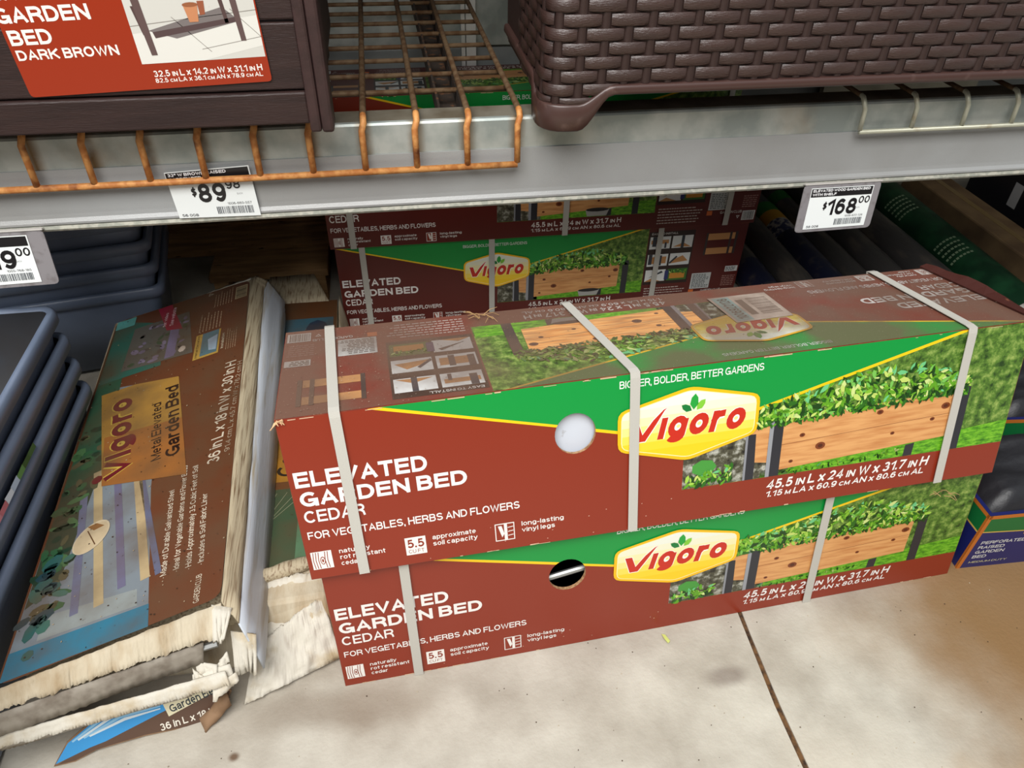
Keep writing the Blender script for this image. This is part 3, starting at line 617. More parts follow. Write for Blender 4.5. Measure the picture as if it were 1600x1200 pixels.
# frayed left top corner
bm = bmesh.new()
for i in range(9):
    a = uTL+Vector((rn.uniform(-.003, .012), -.002, rn.uniform(-.004, .001))); tube(bm, [a, a+Vector((rn.uniform(-.01, .006), rn.uniform(-.012, -.002), rn.uniform(-.012, .006)))], [.0016, .0004], 4)
obj_bm('frayed_corner', bm, mat('torn_paper', (214, 176, 134), .9), c_up)

# ------------------------------------------------------------------ cartons at the back of the bay
def rect_carton(x0, x1, y0, y1, z0, z1, yaw, label, group, straps, design, L, H, top=False, seed=1):
    c, s_ = math.cos(yaw), math.sin(yaw); dx = x1-x0; o = Vector((x0, y0, 0)); ex = Vector((c, s_, 0)); ey = Vector((-s_, c, 0)); dy = y1-y0
    q = lambda a, b, z: o+ex*a+ey*b+Vector((0, 0, z))
    t, f = carton('garden_bed_carton', (q(0, 0, z0), q(dx, 0, z0), q(dx, 0, z1), q(0, 0, z1)), [q(0, dy, z0), q(dx, dy, z0), q(dx, dy, z1), q(0, dy, z1)], 0, label, group, straps, L, H)
    if design == 'side': side_design(f, 'front_print', t, seed, False)
    else: front_design(f, 'front_print', t, seed, None)
    if top:
        tf = Face(q(dx, dy, z1), q(0, dy, z1), q(0, 0, z1), q(dx, 0, z1), L, H); side_design(tf, 'top_print', t, seed+1, False)
    return t
G2 = 'boxed cedar garden beds stacked deep in the bay'
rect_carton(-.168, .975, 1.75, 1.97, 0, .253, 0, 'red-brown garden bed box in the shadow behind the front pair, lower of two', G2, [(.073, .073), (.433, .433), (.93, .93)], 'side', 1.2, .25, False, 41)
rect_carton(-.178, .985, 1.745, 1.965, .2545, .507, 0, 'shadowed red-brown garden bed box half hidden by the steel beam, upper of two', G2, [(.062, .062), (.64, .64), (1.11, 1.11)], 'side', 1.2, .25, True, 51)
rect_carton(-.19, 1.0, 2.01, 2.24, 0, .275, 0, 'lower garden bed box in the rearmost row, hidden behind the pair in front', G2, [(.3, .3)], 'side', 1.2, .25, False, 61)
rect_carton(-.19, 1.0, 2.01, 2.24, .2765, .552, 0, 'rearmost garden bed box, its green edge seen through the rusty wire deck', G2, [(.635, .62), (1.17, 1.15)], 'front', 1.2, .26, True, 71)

# ------------------------------------------------------------------ shelf beam
galv = mat('galvanised_steel', (186, 190, 184), .42, .35, var=(150, 158, 154), scale=14, amt=(.4, .62), var2=(150, 118, 74), scale2=5, amt2=(.62, .8, .6), detail=6, bump=.0004, bscale=30)
galvtop = mat('grimy_steel', (128, 122, 108), .6, .2, var=(92, 80, 62), scale=12, amt=(.4, .7))
sb = empty('shelf_beam', (0, 1.27, .6), 'galvanised steel shelf beam crossing the whole bay under the wire decks', 'shelf beam')
galvf = galv.copy(); galvf.name = 'stained_galvanised_steel'
def wire_stains():
    N = galvf.node_tree.nodes; Lk = galvf.node_tree.links; b = N['Principled BSDF']; src = b.inputs['Base Color'].links[0].from_socket
    g = N.new('ShaderNodeNewGeometry'); sx = N.new('ShaderNodeSeparateXYZ'); Lk.new(g.outputs['Position'], sx.inputs[0])
    a = N.new('ShaderNodeMath'); a.operation = 'ADD'; a.inputs[1].default_value = -.2195+.04375+8.75; Lk.new(sx.outputs[0], a.inputs[0])
    mo = N.new('ShaderNodeMath'); mo.operation = 'MODULO'; mo.inputs[1].default_value = .0875; Lk.new(a.outputs[0], mo.inputs[0])
    su = N.new('ShaderNodeMath'); su.operation = 'SUBTRACT'; su.inputs[1].default_value = .04375; Lk.new(mo.outputs[0], su.inputs[0])
    ab = N.new('ShaderNodeMath'); ab.operation = 'ABSOLUTE'; Lk.new(su.outputs[0], ab.inputs[0])
    mr = N.new('ShaderNodeMapRange'); mr.inputs[1].default_value = .017; mr.inputs[2].default_value = .0; mr.inputs[4].default_value = .95; Lk.new(ab.outputs[0], mr.inputs[0])
    ns = N.new('ShaderNodeTexNoise'); ns.inputs['Scale'].default_value = 22; ns.inputs['Detail'].default_value = 5; Lk.new(g.outputs['Position'], ns.inputs['Vector'])
    m2 = N.new('ShaderNodeMapRange'); m2.inputs[1].default_value = .30; m2.inputs[2].default_value = .52; Lk.new(ns.outputs[0], m2.inputs[0])
    lt = N.new('ShaderNodeMath'); lt.operation = 'LESS_THAN'; lt.inputs[1].default_value = .26; Lk.new(sx.outputs[0], lt.inputs[0])
    p1 = N.new('ShaderNodeMath'); p1.operation = 'MULTIPLY'; Lk.new(mr.outputs[0], p1.inputs[0]); Lk.new(m2.outputs[0], p1.inputs[1])
    p2 = N.new('ShaderNodeMath'); p2.operation = 'MULTIPLY'; Lk.new(p1.outputs[0], p2.inputs[0]); Lk.new(lt.outputs[0], p2.inputs[1])
    mx = N.new('ShaderNodeMix'); mx.data_type = 'RGBA'; Lk.new(p2.outputs[0], mx.inputs[0]); Lk.new(src, mx.inputs[6]); mx.inputs[7].default_value = (*lin((124, 98, 58)), 1)
    Lk.new(mx.outputs[2], b.inputs['Base Color'])
wire_stains()
def profile_x(name, prof, x0, x1, m_, parent, n=2, smooth=False):
    bm = bmesh.new(); R_ = [[bm.verts.new((x0+(x1-x0)*i/n, y, z)) for y, z in prof] for i in range(n+1)]; k = len(prof)
    for a, b in zip(R_, R_[1:]):
        for j in range(k): bm.faces.new((a[j], a[(j+1) % k], b[(j+1) % k], b[j]))
    bm.faces.new(R_[0][::-1]); bm.faces.new(R_[-1])
    return obj_bm(name, bm, m_, parent, smooth)
profile_x('upper_step', [(1.25, .755), (1.2525, .7585), (1.256, .76), (1.308, .76), (1.308, .705), (1.25, .705)], -2.2, 2.8, galvf, sb)
profile_x('top_face', [(1.257, .7601), (1.307, .7601), (1.307, .7606), (1.257, .7606)], -2.2, 2.8, galvtop, sb)
profile_x('lower_web', [(1.25, .7045), (1.308, .7045), (1.308, .60), (1.25, .60)], -2.2, 2.8, galv, sb)
profile_x('price_channel', [(1.2475, .7055), (1.2495, .7055), (1.2495, .626), (1.2475, .6155), (1.2435, .611), (1.2405, .6135), (1.2405, .617), (1.2445, .623), (1.2455, .63)], -2.2, 2.8, mat('channel_plastic', (150, 150, 148), .3, var=(164, 166, 166), scale=3, bump=.0003, bscale=500, spec=.6), sb)
profile_x('bottom_lip', [(1.2415, .6105), (1.25, .6105), (1.25, .601), (1.2435, .6005), (1.2405, .605)], -2.2, 2.8, mat('worn_lip', (176, 178, 166), .6, .2, var=(206, 204, 190), scale=80, amt=(.45, .6), bump=.0008, bscale=150), sb)
sb2 = empty('shelf_beam', (0, 2.2, .6), 'galvanised rear shelf beam at the back of the bay, under the far end of the decks', 'shelf beam')
profile_x('rear_beam', [(2.27, .76), (2.33, .76), (2.33, .60), (2.27, .60)], -2.2, 2.8, galv, sb2)
for o in (sb, sb2): o['group'] = 'shelf beams of the rack'
# posts of the rack just outside the frame
for x in (-1.93, 2.54):
    pr = empty('rack_post', (x, 1.31, 0), 'galvanised rack post carrying the beams, beyond the %s side of the frame' % ('left' if x < 0 else 'right'), 'post', 'rack posts')
    for y in (1.31, 2.21):
        bm = bmesh.new(); box(bm, (x-.035, y, 0), (x+.035, y+.058, 1.448)); obj_bm('post', bm, galv, pr)

# unseen shelf added above the frame to shade the bay
us = empty('shading_shelf', (0, 1.8, 1.45), 'plain unseen shelf added above the frame to shade the bay', 'shelf')
bm = bmesh.new(); box(bm, (-2.2, 1.22, 1.45), (2.8, 2.45, 1.48)); obj_bm('shading_board', bm, mat('shading_board', (110, 104, 96), .8), us)
for x in (-2.0, 2.62):  # panels added out of view at both ends to keep light out
    o_ = bmesh.new(); box(o_, (x-.01, 1.26, .0), (x+.01, 2.44, 1.44)); meta(obj_bm('shading_side_panel', o_, mat('shading_board')), 'added unseen shading panel closing the %s end of the bay, beyond the frame' % ('left' if x < 0 else 'right'), 'panel', 'added shading panels')
# ------------------------------------------------------------------ wire decks
rust = mat('rusty_wire', (186, 118, 60), .62, .1, var=(214, 152, 88), scale=70, amt=(.42, .6), var2=(120, 66, 36), scale2=30, amt2=(.56, .72), bump=.0004, bscale=300)
rust2 = mat('old_zinc_wire', (124, 100, 74), .6, .25, var=(100, 72, 48), scale=50, amt=(.42, .6), bump=.0003, bscale=300)
creamw = mat('zinc_wire', (196, 196, 176), .42, .35, var=(150, 130, 96), scale=25, amt=(.55, .75), bump=.0002, bscale=300)
def wire_deck(x0, n, pitch, m1, m2, label, hook, r=.0056, zt=.7735, yb=1.232, zf=.688):
    t = empty('wire_deck', (x0+n*pitch/2, 1.7, zt), label, 'wire shelf')
    for i in range(n):
        x = x0-pitch*i if hook < 0 else x0+pitch*i
        fx = x+.004*hook
        bm = bmesh.new(); pts = [(x, 2.30, zt), (x, 1.8, zt), (x, 1.30, zt), (x, 1.25, zt), (x, 1.243, zt-.001), (x, 1.235, zt-.008), (fx, yb, zt-.02), (fx, yb-.003, zf)]
        tube(bm, pts, r, 8)
        for f_ in bm.faces: f_.material_index = int(f_.calc_center_median().y > 1.25)
        o = obj_bm('long_wire', bm, [m1, m2], t, True)
    for k in range(10):
        y = 1.387+.0945*k; a, b = sorted((x0+.004*(-hook), x0+pitch*(n-1)*(1 if hook > 0 else -1)))
        bm = bmesh.new(); tube(bm, [(a, y, zt-.0095), ((a+b)/2, y, zt-.0093), (b, y, zt-.0095)], .0052, 6); obj_bm('cross_wire', bm, m2, t, True)
    a, b = sorted((x0-.006*hook*-1, x0+pitch*(n-1)*(1 if hook > 0 else -1)))
    bm = bmesh.new(); tube(bm, [(a-.002, yb-.003, zf-.004), ((a+b)/2, yb-.003, zf-.0045), (b+.002, yb-.003, zf-.004)], r*1.05, 8); obj_bm('front_wire', bm, m1, t, True)
    return t
d1 = wire_deck(.2215, 16, .0875, rust, rust2, 'rusty orange wire deck hooked over the beam, left of the woven planter', -1)
d2 = wire_deck(.856, 14, .104, creamw, rust2, 'pale zinc wire deck hooked over the beam under the woven planter', 1, r=.0044, zt=.7725, zf=.716)
for o in (d1, d2): o['group'] = 'wire decks on the beam'
# channel under the rusty deck, running front to back
bm = bmesh.new(); box(bm, (.088, 1.31, .735), (.092, 2.27, .765)); box(bm, (.128, 1.31, .735), (.132, 2.27, .765)); box(bm, (.088, 1.31, .731), (.132, 2.27, .735))
o = obj_bm('deck_channel', bm, mat('dark_rusty_steel', (44, 34, 26), .8, var=(96, 62, 36), scale=60, amt=(.55, .7))); meta(o, 'dark rusty steel channel running to the back under the rusty wire deck', 'channel')
bm = bmesh.new(); box(bm, (.228, 2.252, 0), (.239, 2.262, 1.2)); box(bm, (.242, 2.250, 0), (.270, 2.280, 1.2)); o = obj_bm('pale_post', bm, mat('pale_steel', (226, 226, 222), .3, .2)); meta(o, 'narrow pale upright post at the back, seen through the rusty wire deck', 'post')

bm = bmesh.new(); box(bm, (-.19, 2.285, 0), (.52, 2.45, .598)); bevel(bm, .01); o = obj_bm('wrapped_pack', bm, mat('grey_film', (158, 162, 160), .35, var=(130, 134, 132), scale=5, bump=.002, bscale=12)); meta(o, 'grey film-wrapped pack behind the rearmost boxes, seen through the rusty deck', 'package')
# ------------------------------------------------------------------ planters on the shelf
pb = mat('brown_resin', (50, 33, 30), .5, var=(42, 27, 25), scale=8, stretch=(1, 1, 12), bump=.0006, bscale=60, spec=.45)
pbs = mat('brown_resin_upright', (62, 42, 40), .5, var=(50, 34, 32), scale=30, bump=.0005, bscale=160, spec=.45)
pl = empty('plank_planter', (-.5, 1.3, .78), 'dark brown plank-sided planter with an orange label on the rusty wire deck', 'planter')
zb = .782; yf = 1.168
bm = bmesh.new(); box(bm, (-1.0, yf-.004, zb+.012), (-.118, yf+.022, .842)); bevel(bm, .003); obj_bm('bottom_rail', bm, pb, pl)
for z0, z1 in ((.8445, .9375), (.9415, 1.035), (1.039, 1.13)):
    bm = bmesh.new(); box(bm, (-1.0, yf+.001, z0), (-.118, yf+.02, z1)); bevel(bm, .0025); obj_bm('plank', bm, pb, pl)
    bm = bmesh.new(); box(bm, (-.108, yf+.03, z0), (-.09, yf+.36, z1)); bevel(bm, .0025); obj_bm('plank', bm, pb, pl)
bm = bmesh.new(); box(bm, (-.119, yf-.010, zb), (-.102, yf+.04, 1.13)); bevel(bm, .004); obj_bm('corner_post', bm, pbs, pl)
bm = bmesh.new(); box(bm, (-.1015, yf-.012, zb-.001), (-.083, yf+.04, 1.13)); bevel(bm, .005); obj_bm('corner_post', bm, pbs, pl)
bm = bmesh.new(); box(bm, (-1.0, yf+.34, zb+.01), (-.1, yf+.36, 1.13)); obj_bm('back_panel', bm, pb, pl)
bm = bmesh.new(); box(bm, (-1.0, yf+.023, zb+.013), (-.1, yf+.339, zb+.025)); obj_bm('floor_panel', bm, pb, pl)
ang = math.radians(1.9); LB = Vector((-.4995, yf-.0006, .8475))
lf = Face(LB, LB+Vector((math.cos(ang), 0, math.sin(ang)))*.336, LB+Vector((math.cos(ang), 0, math.sin(ang)))*.336+Vector((-math.sin(ang), 0, math.cos(ang)))*.25, LB+Vector((-math.sin(ang), 0, math.cos(ang)))*.25, .336, .25)
p = Print(lf); OR = (152, 45, 15)
p.poly(rnd_poly([(0, 0), (.336, 0), (.336, .25), (-.004, .25)], .006), OR, 8)
tx = (244, 236, 228)
p.text('DARK BROWN', .0045, .0495, .138, .0135, tx, 10, .03); p.text('BED', .0035, .069, .058, .0195, tx, 10, .035); p.text('GARDEN', -.003, .097, .117, .0195, tx, 10, .035); p.text('RAISED', -.003, .125, .1, .0195, tx, 10, .035)
p.text('32.5 ^IN~ L x 14.2 ^IN~ W x 31.1 ^IN~ H', .174, .0165, .326, .0088, tx, 10, .025); p.text('82.5 ^CM~ LA x 36.1 ^CM~ AN x 78.9 ^CM~ AL', .174, .0085, .325, .0062, tx, 10, .02)
p.rect(.163, .035, .334, .225, (206, 204, 196), 9)
p.poly([(.163, .035), (.25, .035), (.334, .05), (.334, .09), (.163, .075)], (222, 220, 212), 10)
for a, b in (((.163, .085), (.334, .097)), ((.22, .094), (.262, .046)), ((.30, .10), (.334, .062)), ((.25, .05), (.334, .062))): p.line([a, b], .0008, (140, 134, 126), 11)
p.poly([(.185, .078), (.22, .066), (.31, .084), (.29, .103)], (120, 112, 110), 11); p.poly([(.19, .076), (.31, .09), (.31, .084), (.192, .068)], (84, 66, 66), 12)
p.poly([(.18, .046), (.188, .046), (.182, .16), (.17, .16)], (96, 76, 74), 13); p.poly([(.306, .058), (.313, .058), (.308, .17), (.298, .17)], (96, 76, 74), 13)
p.poly([(.177, .073), (.182, .071), (.176, .11), (.171, .11)], (84, 64, 62), 12); p.poly([(.29, .082), (.295, .082), (.29, .14), (.284, .14)], (84, 64, 62), 12)
p.rect(.172, .135, .312, .185, (86, 66, 64), 14)
p.poly([(.243, .086), (.255, .086), (.2585, .108), (.2395, .108)], (196, 132, 92), 14); p.ell(.249, .108, .0105, .003, (150, 92, 60), 15); p.poly([(.259, .094), (.266, .095), (.268, .112), (.259, .112)], (150, 86, 60), 13)
p.build('product_label', pl, 'orange paper label with white lettering')

# woven planter ------------------------------------------------------------
wv = empty('woven_planter', (.8, 1.3, .775), 'dark brown woven-rattan planter with a rounded foot standing on the beam', 'planter')
wm = mat('rattan_resin', (64, 45, 40), .36, var=(58, 41, 37), scale=14, stretch=(1, 1, 6), bump=.0009, bscale=110, spec=.7)
wmd = mat('rattan_resin_dark', (50, 33, 29), .5, bump=.0004, bscale=200)
XC, YF, RC = .250, 1.170, .035        # front-left corner of the body
PATH0 = RC*math.pi/2
def wpt(s, z, off=0):     # s = distance from the corner end along the front (s<0 goes round the corner and back)
    lean = (z-.80)*.02; y = YF+lean*.0
    if s >= 0: return Vector((XC+RC+s, YF-off, z))
    if s > -PATH0:
        a = -s/RC; return Vector((XC+RC-(RC+off)*math.sin(a), YF+RC-(RC+off)*math.cos(a), z))
    return Vector((XC-off, YF+RC+(-s-PATH0), z))
def weave_piece(name, s0, s1, z0, z1, arch, m_, share=None):
    bm = bmesh.new(); N = 6; cols = []
    for i in range(N+1):
        t = i/N; s_ = s0+(s1-s0)*t; o = arch[0]+(arch[1]-arch[0])*math.sin(math.pi*t)**.45
        hz = (z1-z0)/2; zc = (z0+z1)/2
        cols.append([bm.verts.new(wpt(s_, zc+k*hz, o-(.0018 if abs(k) == 1 else 0))) for k in (-1, -.82, .82, 1)])
    for a, b in zip(cols, cols[1:]):
        for k in range(3): bm.faces.new((a[k], b[k], b[k+1], a[k+1]))
    me = bpy.data.meshes.new(name); bm.to_mesh(me); bm.free()
    o = link(name, me, m_, wv, True); return o
PH = .0368; RZ = .0205; ZB = .835
count = 0
def rimz(s):   # lower limit of the weave along the front: it dips at the foot
    if s < .02: return .806
    if s < .055: return .806+(.835-.806)*((s-.02)/.035)
    return .835
for r in range(-2, 16):
    z = ZB+RZ*r+.004
    for c in range(-7, 30):
        if (c+r) % 2: continue
        s0 = c*PH-.011; s1 = s0+2*PH-.0155
        if s1 > 1.02: continue
        zl = rimz(s0+.01)
        if z < zl-.012: continue
        weave_piece('horizontal_strand', s0, s1, max(z, zl-.002), z+RZ-.0026, (.0008, .0052), wm); count += 1
for c in range(-7, 30):
    s0 = c*PH+PH-.0255+.0; zl = rimz(s0) if s0 > 0 else .806
    if s0 > 1.0: continue
    bm = bmesh.new(); cols = []
    for z in [zl+.00+(1.165-zl)*i/14 for i in range(15)]:
        cols.append([bm.verts.new(wpt(s0+d, z, o)) for d, o in ((0, -.001), (.003, .003), (.011, .003), (.014, -.001))])
    for a, b in zip(cols, cols[1:]):
        for k in range(3): bm.faces.new((a[k], a[k+1], b[k+1], b[k]))
    obj_bm('vertical_strand', bm, wmd, wv, True)
# backing shell, base rim with feet
bm = bmesh.new(); cols = []
for s_ in [-.4, -.2, -.055, -.045, -.033, -.02, -.01, 0, .03, .05, .075, .3, .6, 1.03]:
    cols.append([bm.verts.new(wpt(s_, z, -.001)) for z in ((rimz(s_) if s_ > 0 else .806)-.004, 1.17)])
for a, b in zip(cols, cols[1:]): bm.faces.new((a[0], a[1], b[1], b[0]))
obj_bm('shell', bm, wmd, wv)
rm = mat('rim_resin', (70, 48, 43), .36, var=(96, 74, 68), scale=30, amt=(.6, .75), spec=.6)
bm = bmesh.new(); rows = []
ss = [-.40, -.2, -.10, -.085, -.07, -.055, -.044, -.033, -.022, -.011, 0, .01, .02, .028, .036, .044, .052, .060, .068, .078, .10, .2, .4, .7, 1.03]
for s_ in ss:
    if s_ < .02 and s_ > -.09: zt, zlo = .806, .7625
    elif s_ >= .077 or s_ < -.1: zt, zlo = .8345, .8195
    else:
        k = max(0, min(1, (s_-.02)/.056)) if s_ > 0 else max(0, min(1, (-s_-.09)/.01)); k = k*k*(3-2*k)
        zt = .806+(.8345-.806)*k; zlo = .7625+(.8195-.7625)*k**1.1
    rows.append([bm.verts.new(wpt(s_, z, o)) for z, o in ((zt, -.003), (zt, .005), (zt-.003, .0075), (zlo+.003, .0085), (zlo, .005), (zlo, -.03))])
for a, b in zip(rows, rows[1:]):
    for k in range(5): bm.faces.new((a[k], a[k+1], b[k+1], b[k]))
obj_bm('base_rim', bm, rm, wv, True)
bm = bmesh.new(); box(bm, (XC+.02, YF+.02, .822), (1.33, YF+.39, .832)); obj_bm('floor_panel', bm, wmd, wv)
bm = bmesh.new(); box(bm, (XC+.004, YF+.40, .80), (1.33, YF+.41, 1.17)); obj_bm('back_panel', bm, wmd, wv)

# ------------------------------------------------------------------ price tags
def price(p, l, name1, name2, dollars, cents, code, loc_, x0=0.0, sc=1.0):
    K = (28, 26, 28)
    p.rect(.001, .069, .134, .0865, K, l+1); p.text(name1, .004, .0795, min(.004+len(name1)*.0052, .13), .0055, (240, 240, 240), l+2, .04)
    if name2: p.text(name2, .004, .0715, .004+len(name2)*.0052, .0055, (240, 240, 240), l+2, .04)
    p.text('$', .032, .041, .0405, .016, K, l+2, .04, .12); wd = .0225*len(dollars) if len(dollars) < 3 else .064
    p.text(dollars, .0425, .0285, .0425+wd, .0345, K, l+2, .035, .05); p.text(cents, .045+wd, .0505, .069+wd, .0155, K, l+2, .02, .05)
    p.text(code, .086, .0225, .126, .0042, (90, 90, 92), l+2, 0); barcode(p, .066, .006, .128, .0195, l+1, len(dollars)+3, frame=False, ink=(80, 84, 90))
    p.text(loc_, .006, .003, .033, .005, (70, 70, 74), l+2, .01); p.text('EACH', .106, .040, .115, .003, (150, 150, 150), l+2, 0)
paper = mat('paper_stock', (238, 242, 240), .4)
def sheet(name, f, L, H, th, m_, parent, r=0, l0=0.0):
    out = rnd_poly([(0, 0), (L, 0), (L, H), (0, H)], r) if r else [(0, 0), (L, 0), (L, H), (0, H)]
    bm = bmesh.new(); a = [bm.verts.new(f.P(u, v, l0)) for u, v in out]; b = [bm.verts.new(f.P(u, v, l0+th)) for u, v in out]; k = len(out)
    bm.faces.new(a[::-1]); bm.faces.new(b)
    for i in range(k): bm.faces.new((a[i], a[(i+1) % k], b[(i+1) % k], b[i]))
    return obj_bm(name, bm, m_, parent)
q = [aty(281, 341, 1.2375), aty(408, 336, 1.2375), aty(388, 258, 1.2395), aty(256, 270, 1.2395)]
t1 = empty('price_tag', q[0], 'white paper price tag reading $89.98 on the beam behind the rusty wire', 'price tag', 'price tags along the beam')
f = Face(*q, .136, .088); sheet('paper', f, .136, .088, .0006, paper, t1); p = Print(f, 'paper'); price(p, 4, '32" W BROWN RAISED', 'GARDEN BED', '89', '98', '1006-660-557', '56 008'); p.build('tag_print', t1)
gp = mat('tag_holder_grey', (136, 132, 134), .35, var=(110, 104, 104), scale=60, amt=(.5, .75), spec=.6)
def held_tag(q, label, args, pin):
    t = empty('price_tag', q[0], label, 'price tag', 'price tags along the beam'); f = Face(*q, .164, .096)
    sheet('tag_holder', f, .164, .096, .0022, gp, t, .009)
    ff = Face(f.P(pin[0], pin[1], .003), f.P(pin[0]+.133, pin[1], .003), f.P(pin[0]+.133, pin[1]+.083, .003), f.P(pin[0], pin[1]+.083, .003), .136, .088)
    sheet('paper', ff, .136, .088, .0005, paper, t); p = Print(ff, 'paper'); price(p, 4, *args); p.build('tag_print', t)
    bm = bmesh.new(); hexa(bm, [f.P(*a, o) for o, a in [(-.012, (.0, .096)), (-.012, (.164, .096)), (.004, (.164, .096)), (.004, (0, .096)), (-.012, (.0, .099)), (-.012, (.164, .099)), (.004, (.164, .099)), (.004, (0, .099))]]); obj_bm('holder_clip', bm, mat('clip_plastic', (196, 192, 186), .4), t)
held_tag([Vector((.776, 1.213, .519)), Vector((.937, 1.213, .521)), Vector((.947, 1.236, .6085)), Vector((.785, 1.236, .6085))], 'grey holder with a white price tag reading $168.00 below the beam', ('ELEVATED WOOD GARDEN BED', 'WITH SHELF', '168', '00', '1006-922-128', '56 008'), (.016, .006))
held_tag([Vector((-.755, 1.213, .514)), Vector((-.590, 1.213, .517)), Vector((-.592, 1.236, .6085)), Vector((-.757, 1.236, .6085))], 'grey holder with a worn price tag ending in 9.00 at the left edge', ('RAISED GARDEN BED', '', '119', '00', '1005-768-185', '56 008'), (.004, .006))

# ------------------------------------------------------------------ nested grey troughs
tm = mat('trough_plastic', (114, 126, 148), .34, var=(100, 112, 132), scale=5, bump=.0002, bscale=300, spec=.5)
tmi = mat('trough_inside_shaded', (38, 41, 47), .6, var=(34, 27, 21), scale=6, amt=(.4, .7))  # brown dirt plus interior shade, both put into the dark colour
def rrect(L, W, r, n=4):
    o = []
    for cx, cy, a0 in ((L/2-r, W/2-r, 0), (-L/2+r, W/2-r, 90), (-L/2+r, -W/2+r, 180), (L/2-r, -W/2+r, 270)):
        for k in range(n+1): a = math.radians(a0+90*k/n); o.append((cx+r*math.cos(a), cy+r*math.sin(a)))
    return o
def trough_meshes(L, W, H):
    loops = [(L-.09, W-.09, .02, -H), (L-.03, W-.03, .022, -.03), (L-.022, W-.022, .024, -.028), (L-.002, W-.002, .027, -.026), (L, W, .027, -.010), (L-.004, W-.004, .027, -.002), (L-.010, W-.010, .025, 0), (L-.024, W-.024, .018, 0), (L-.030, W-.030, .016, -.005), (L-.094, W-.094, .014, -H+.006)]
    def mk(sel, caps):
        bm = bmesh.new(); R_ = [[bm.verts.new((x, y, z)) for x, y in rrect(l, w_, r)] for l, w_, r, z in sel]
        for a, b in zip(R_, R_[1:]):
            n = len(a)
            for k in range(n): bm.faces.new((a[k], a[(k+1) % n], b[(k+1) % n], b[k]))
        for i in caps: bm.faces.new(R_[i])
        bmesh.ops.recalc_face_normals(bm, faces=bm.faces)
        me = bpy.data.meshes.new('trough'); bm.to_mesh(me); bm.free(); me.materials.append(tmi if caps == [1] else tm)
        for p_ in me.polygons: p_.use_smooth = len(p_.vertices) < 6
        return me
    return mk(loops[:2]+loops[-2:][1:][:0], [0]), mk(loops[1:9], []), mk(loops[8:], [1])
def trough_stack(L, W, H, cx, cy, yaw, zs, labels, group, tilt=0):
    b, r, i_ = trough_meshes(L, W, H); src = None
    for z, lab in zip(zs, labels):
        if src is None:
            t = empty('grey_trough', (cx, cy, z), lab, 'planter', group, rz=yaw); src = t; kids = []
            for nm, me in (('body', b), ('rim', r), ('inner_shell', i_)):
                o = bpy.data.objects.new(nm, me); COL.objects.link(o); o.parent = t; kids.append(o)
        else:
            t = src.copy(); COL.objects.link(t); t.location = (cx, cy, z); t['label'] = lab
            for k in kids: c = k.copy(); COL.objects.link(c); c.parent = t
    return
OR_ = ['lowest', 'second lowest', 'middle', 'upper middle', 'topmost']
# beside the torn boxes, long side towards the back: right far corner at (-.649, 1.284)
Lf, Wf = .78, .42
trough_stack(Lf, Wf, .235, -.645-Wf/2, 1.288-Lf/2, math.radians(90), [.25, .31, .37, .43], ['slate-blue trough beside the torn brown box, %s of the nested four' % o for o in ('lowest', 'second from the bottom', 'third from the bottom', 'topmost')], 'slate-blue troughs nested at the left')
yw = math.radians(9.0); Lr, Wr = .80, .36; ex = Vector((math.cos(yw), math.sin(yw), 0)); ey = Vector((-math.sin(yw), math.cos(yw), 0)); cc = Vector((-.570, 1.625, 0))-ex*Lr/2+ey*Wr/2
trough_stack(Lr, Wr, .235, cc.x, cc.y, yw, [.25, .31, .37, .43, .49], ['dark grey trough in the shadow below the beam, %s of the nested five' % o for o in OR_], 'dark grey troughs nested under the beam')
# torn picture sticker on a trough rim
bmf = [Vector((-.6445, .62+.0, .310)), Vector((-.6445, 1.03, .310))]
p = Print(Face(Vector((-.6445, .70, .315)), Vector((-.6445, 1.03, .315)), Vector((-.6475, 1.03, .335)), Vector((-.6475, .70, .335)), .33, .02), 'ink')
rn = random.Random(4)
for i in range(12):
    a = .005+i*.026; p.poly([(a, .001), (a+.027, .001), (a+.027, .010+rn.uniform(0, .006)*(1-i/14)), (a, .010+rn.uniform(0, .006)*(1-i/14))], [(90, 180, 50), (150, 200, 70), (200, 60, 40), (220, 120, 60), (190, 110, 120), (200, 130, 140), (190, 110, 120), (210, 220, 230), (180, 200, 220), (90, 140, 80), (50, 90, 50), (60, 100, 60)][i], 1)
o = p.build('torn_sticker', None); meta(o, 'torn colourful picture sticker on the side of a slate-blue trough', 'sticker')

# ------------------------------------------------------------------ battered metal garden bed boxes at the left
cream = mat('torn_white_board', (196, 184, 160), .8, var=(160, 136, 102), scale=10, amt=(.42, .7), bump=.0012, bscale=90, stretch=(3, 1, 1), detail=6)
whiteb = mat('white_board', (196, 202, 210), .45, var=(166, 154, 132), scale=9, amt=(.52, .75), stretch=(6, .6, 6), bump=.0005, bscale=40)
dirtyw = mat('dirty_board', (182, 168, 140), .7, var=(104, 76, 48), scale=40, amt=(.48, .72), stretch=(7, .25, 7), detail=7, bump=.0008, bscale=60)
GB = 'boxed metal garden beds, battered, at the left'
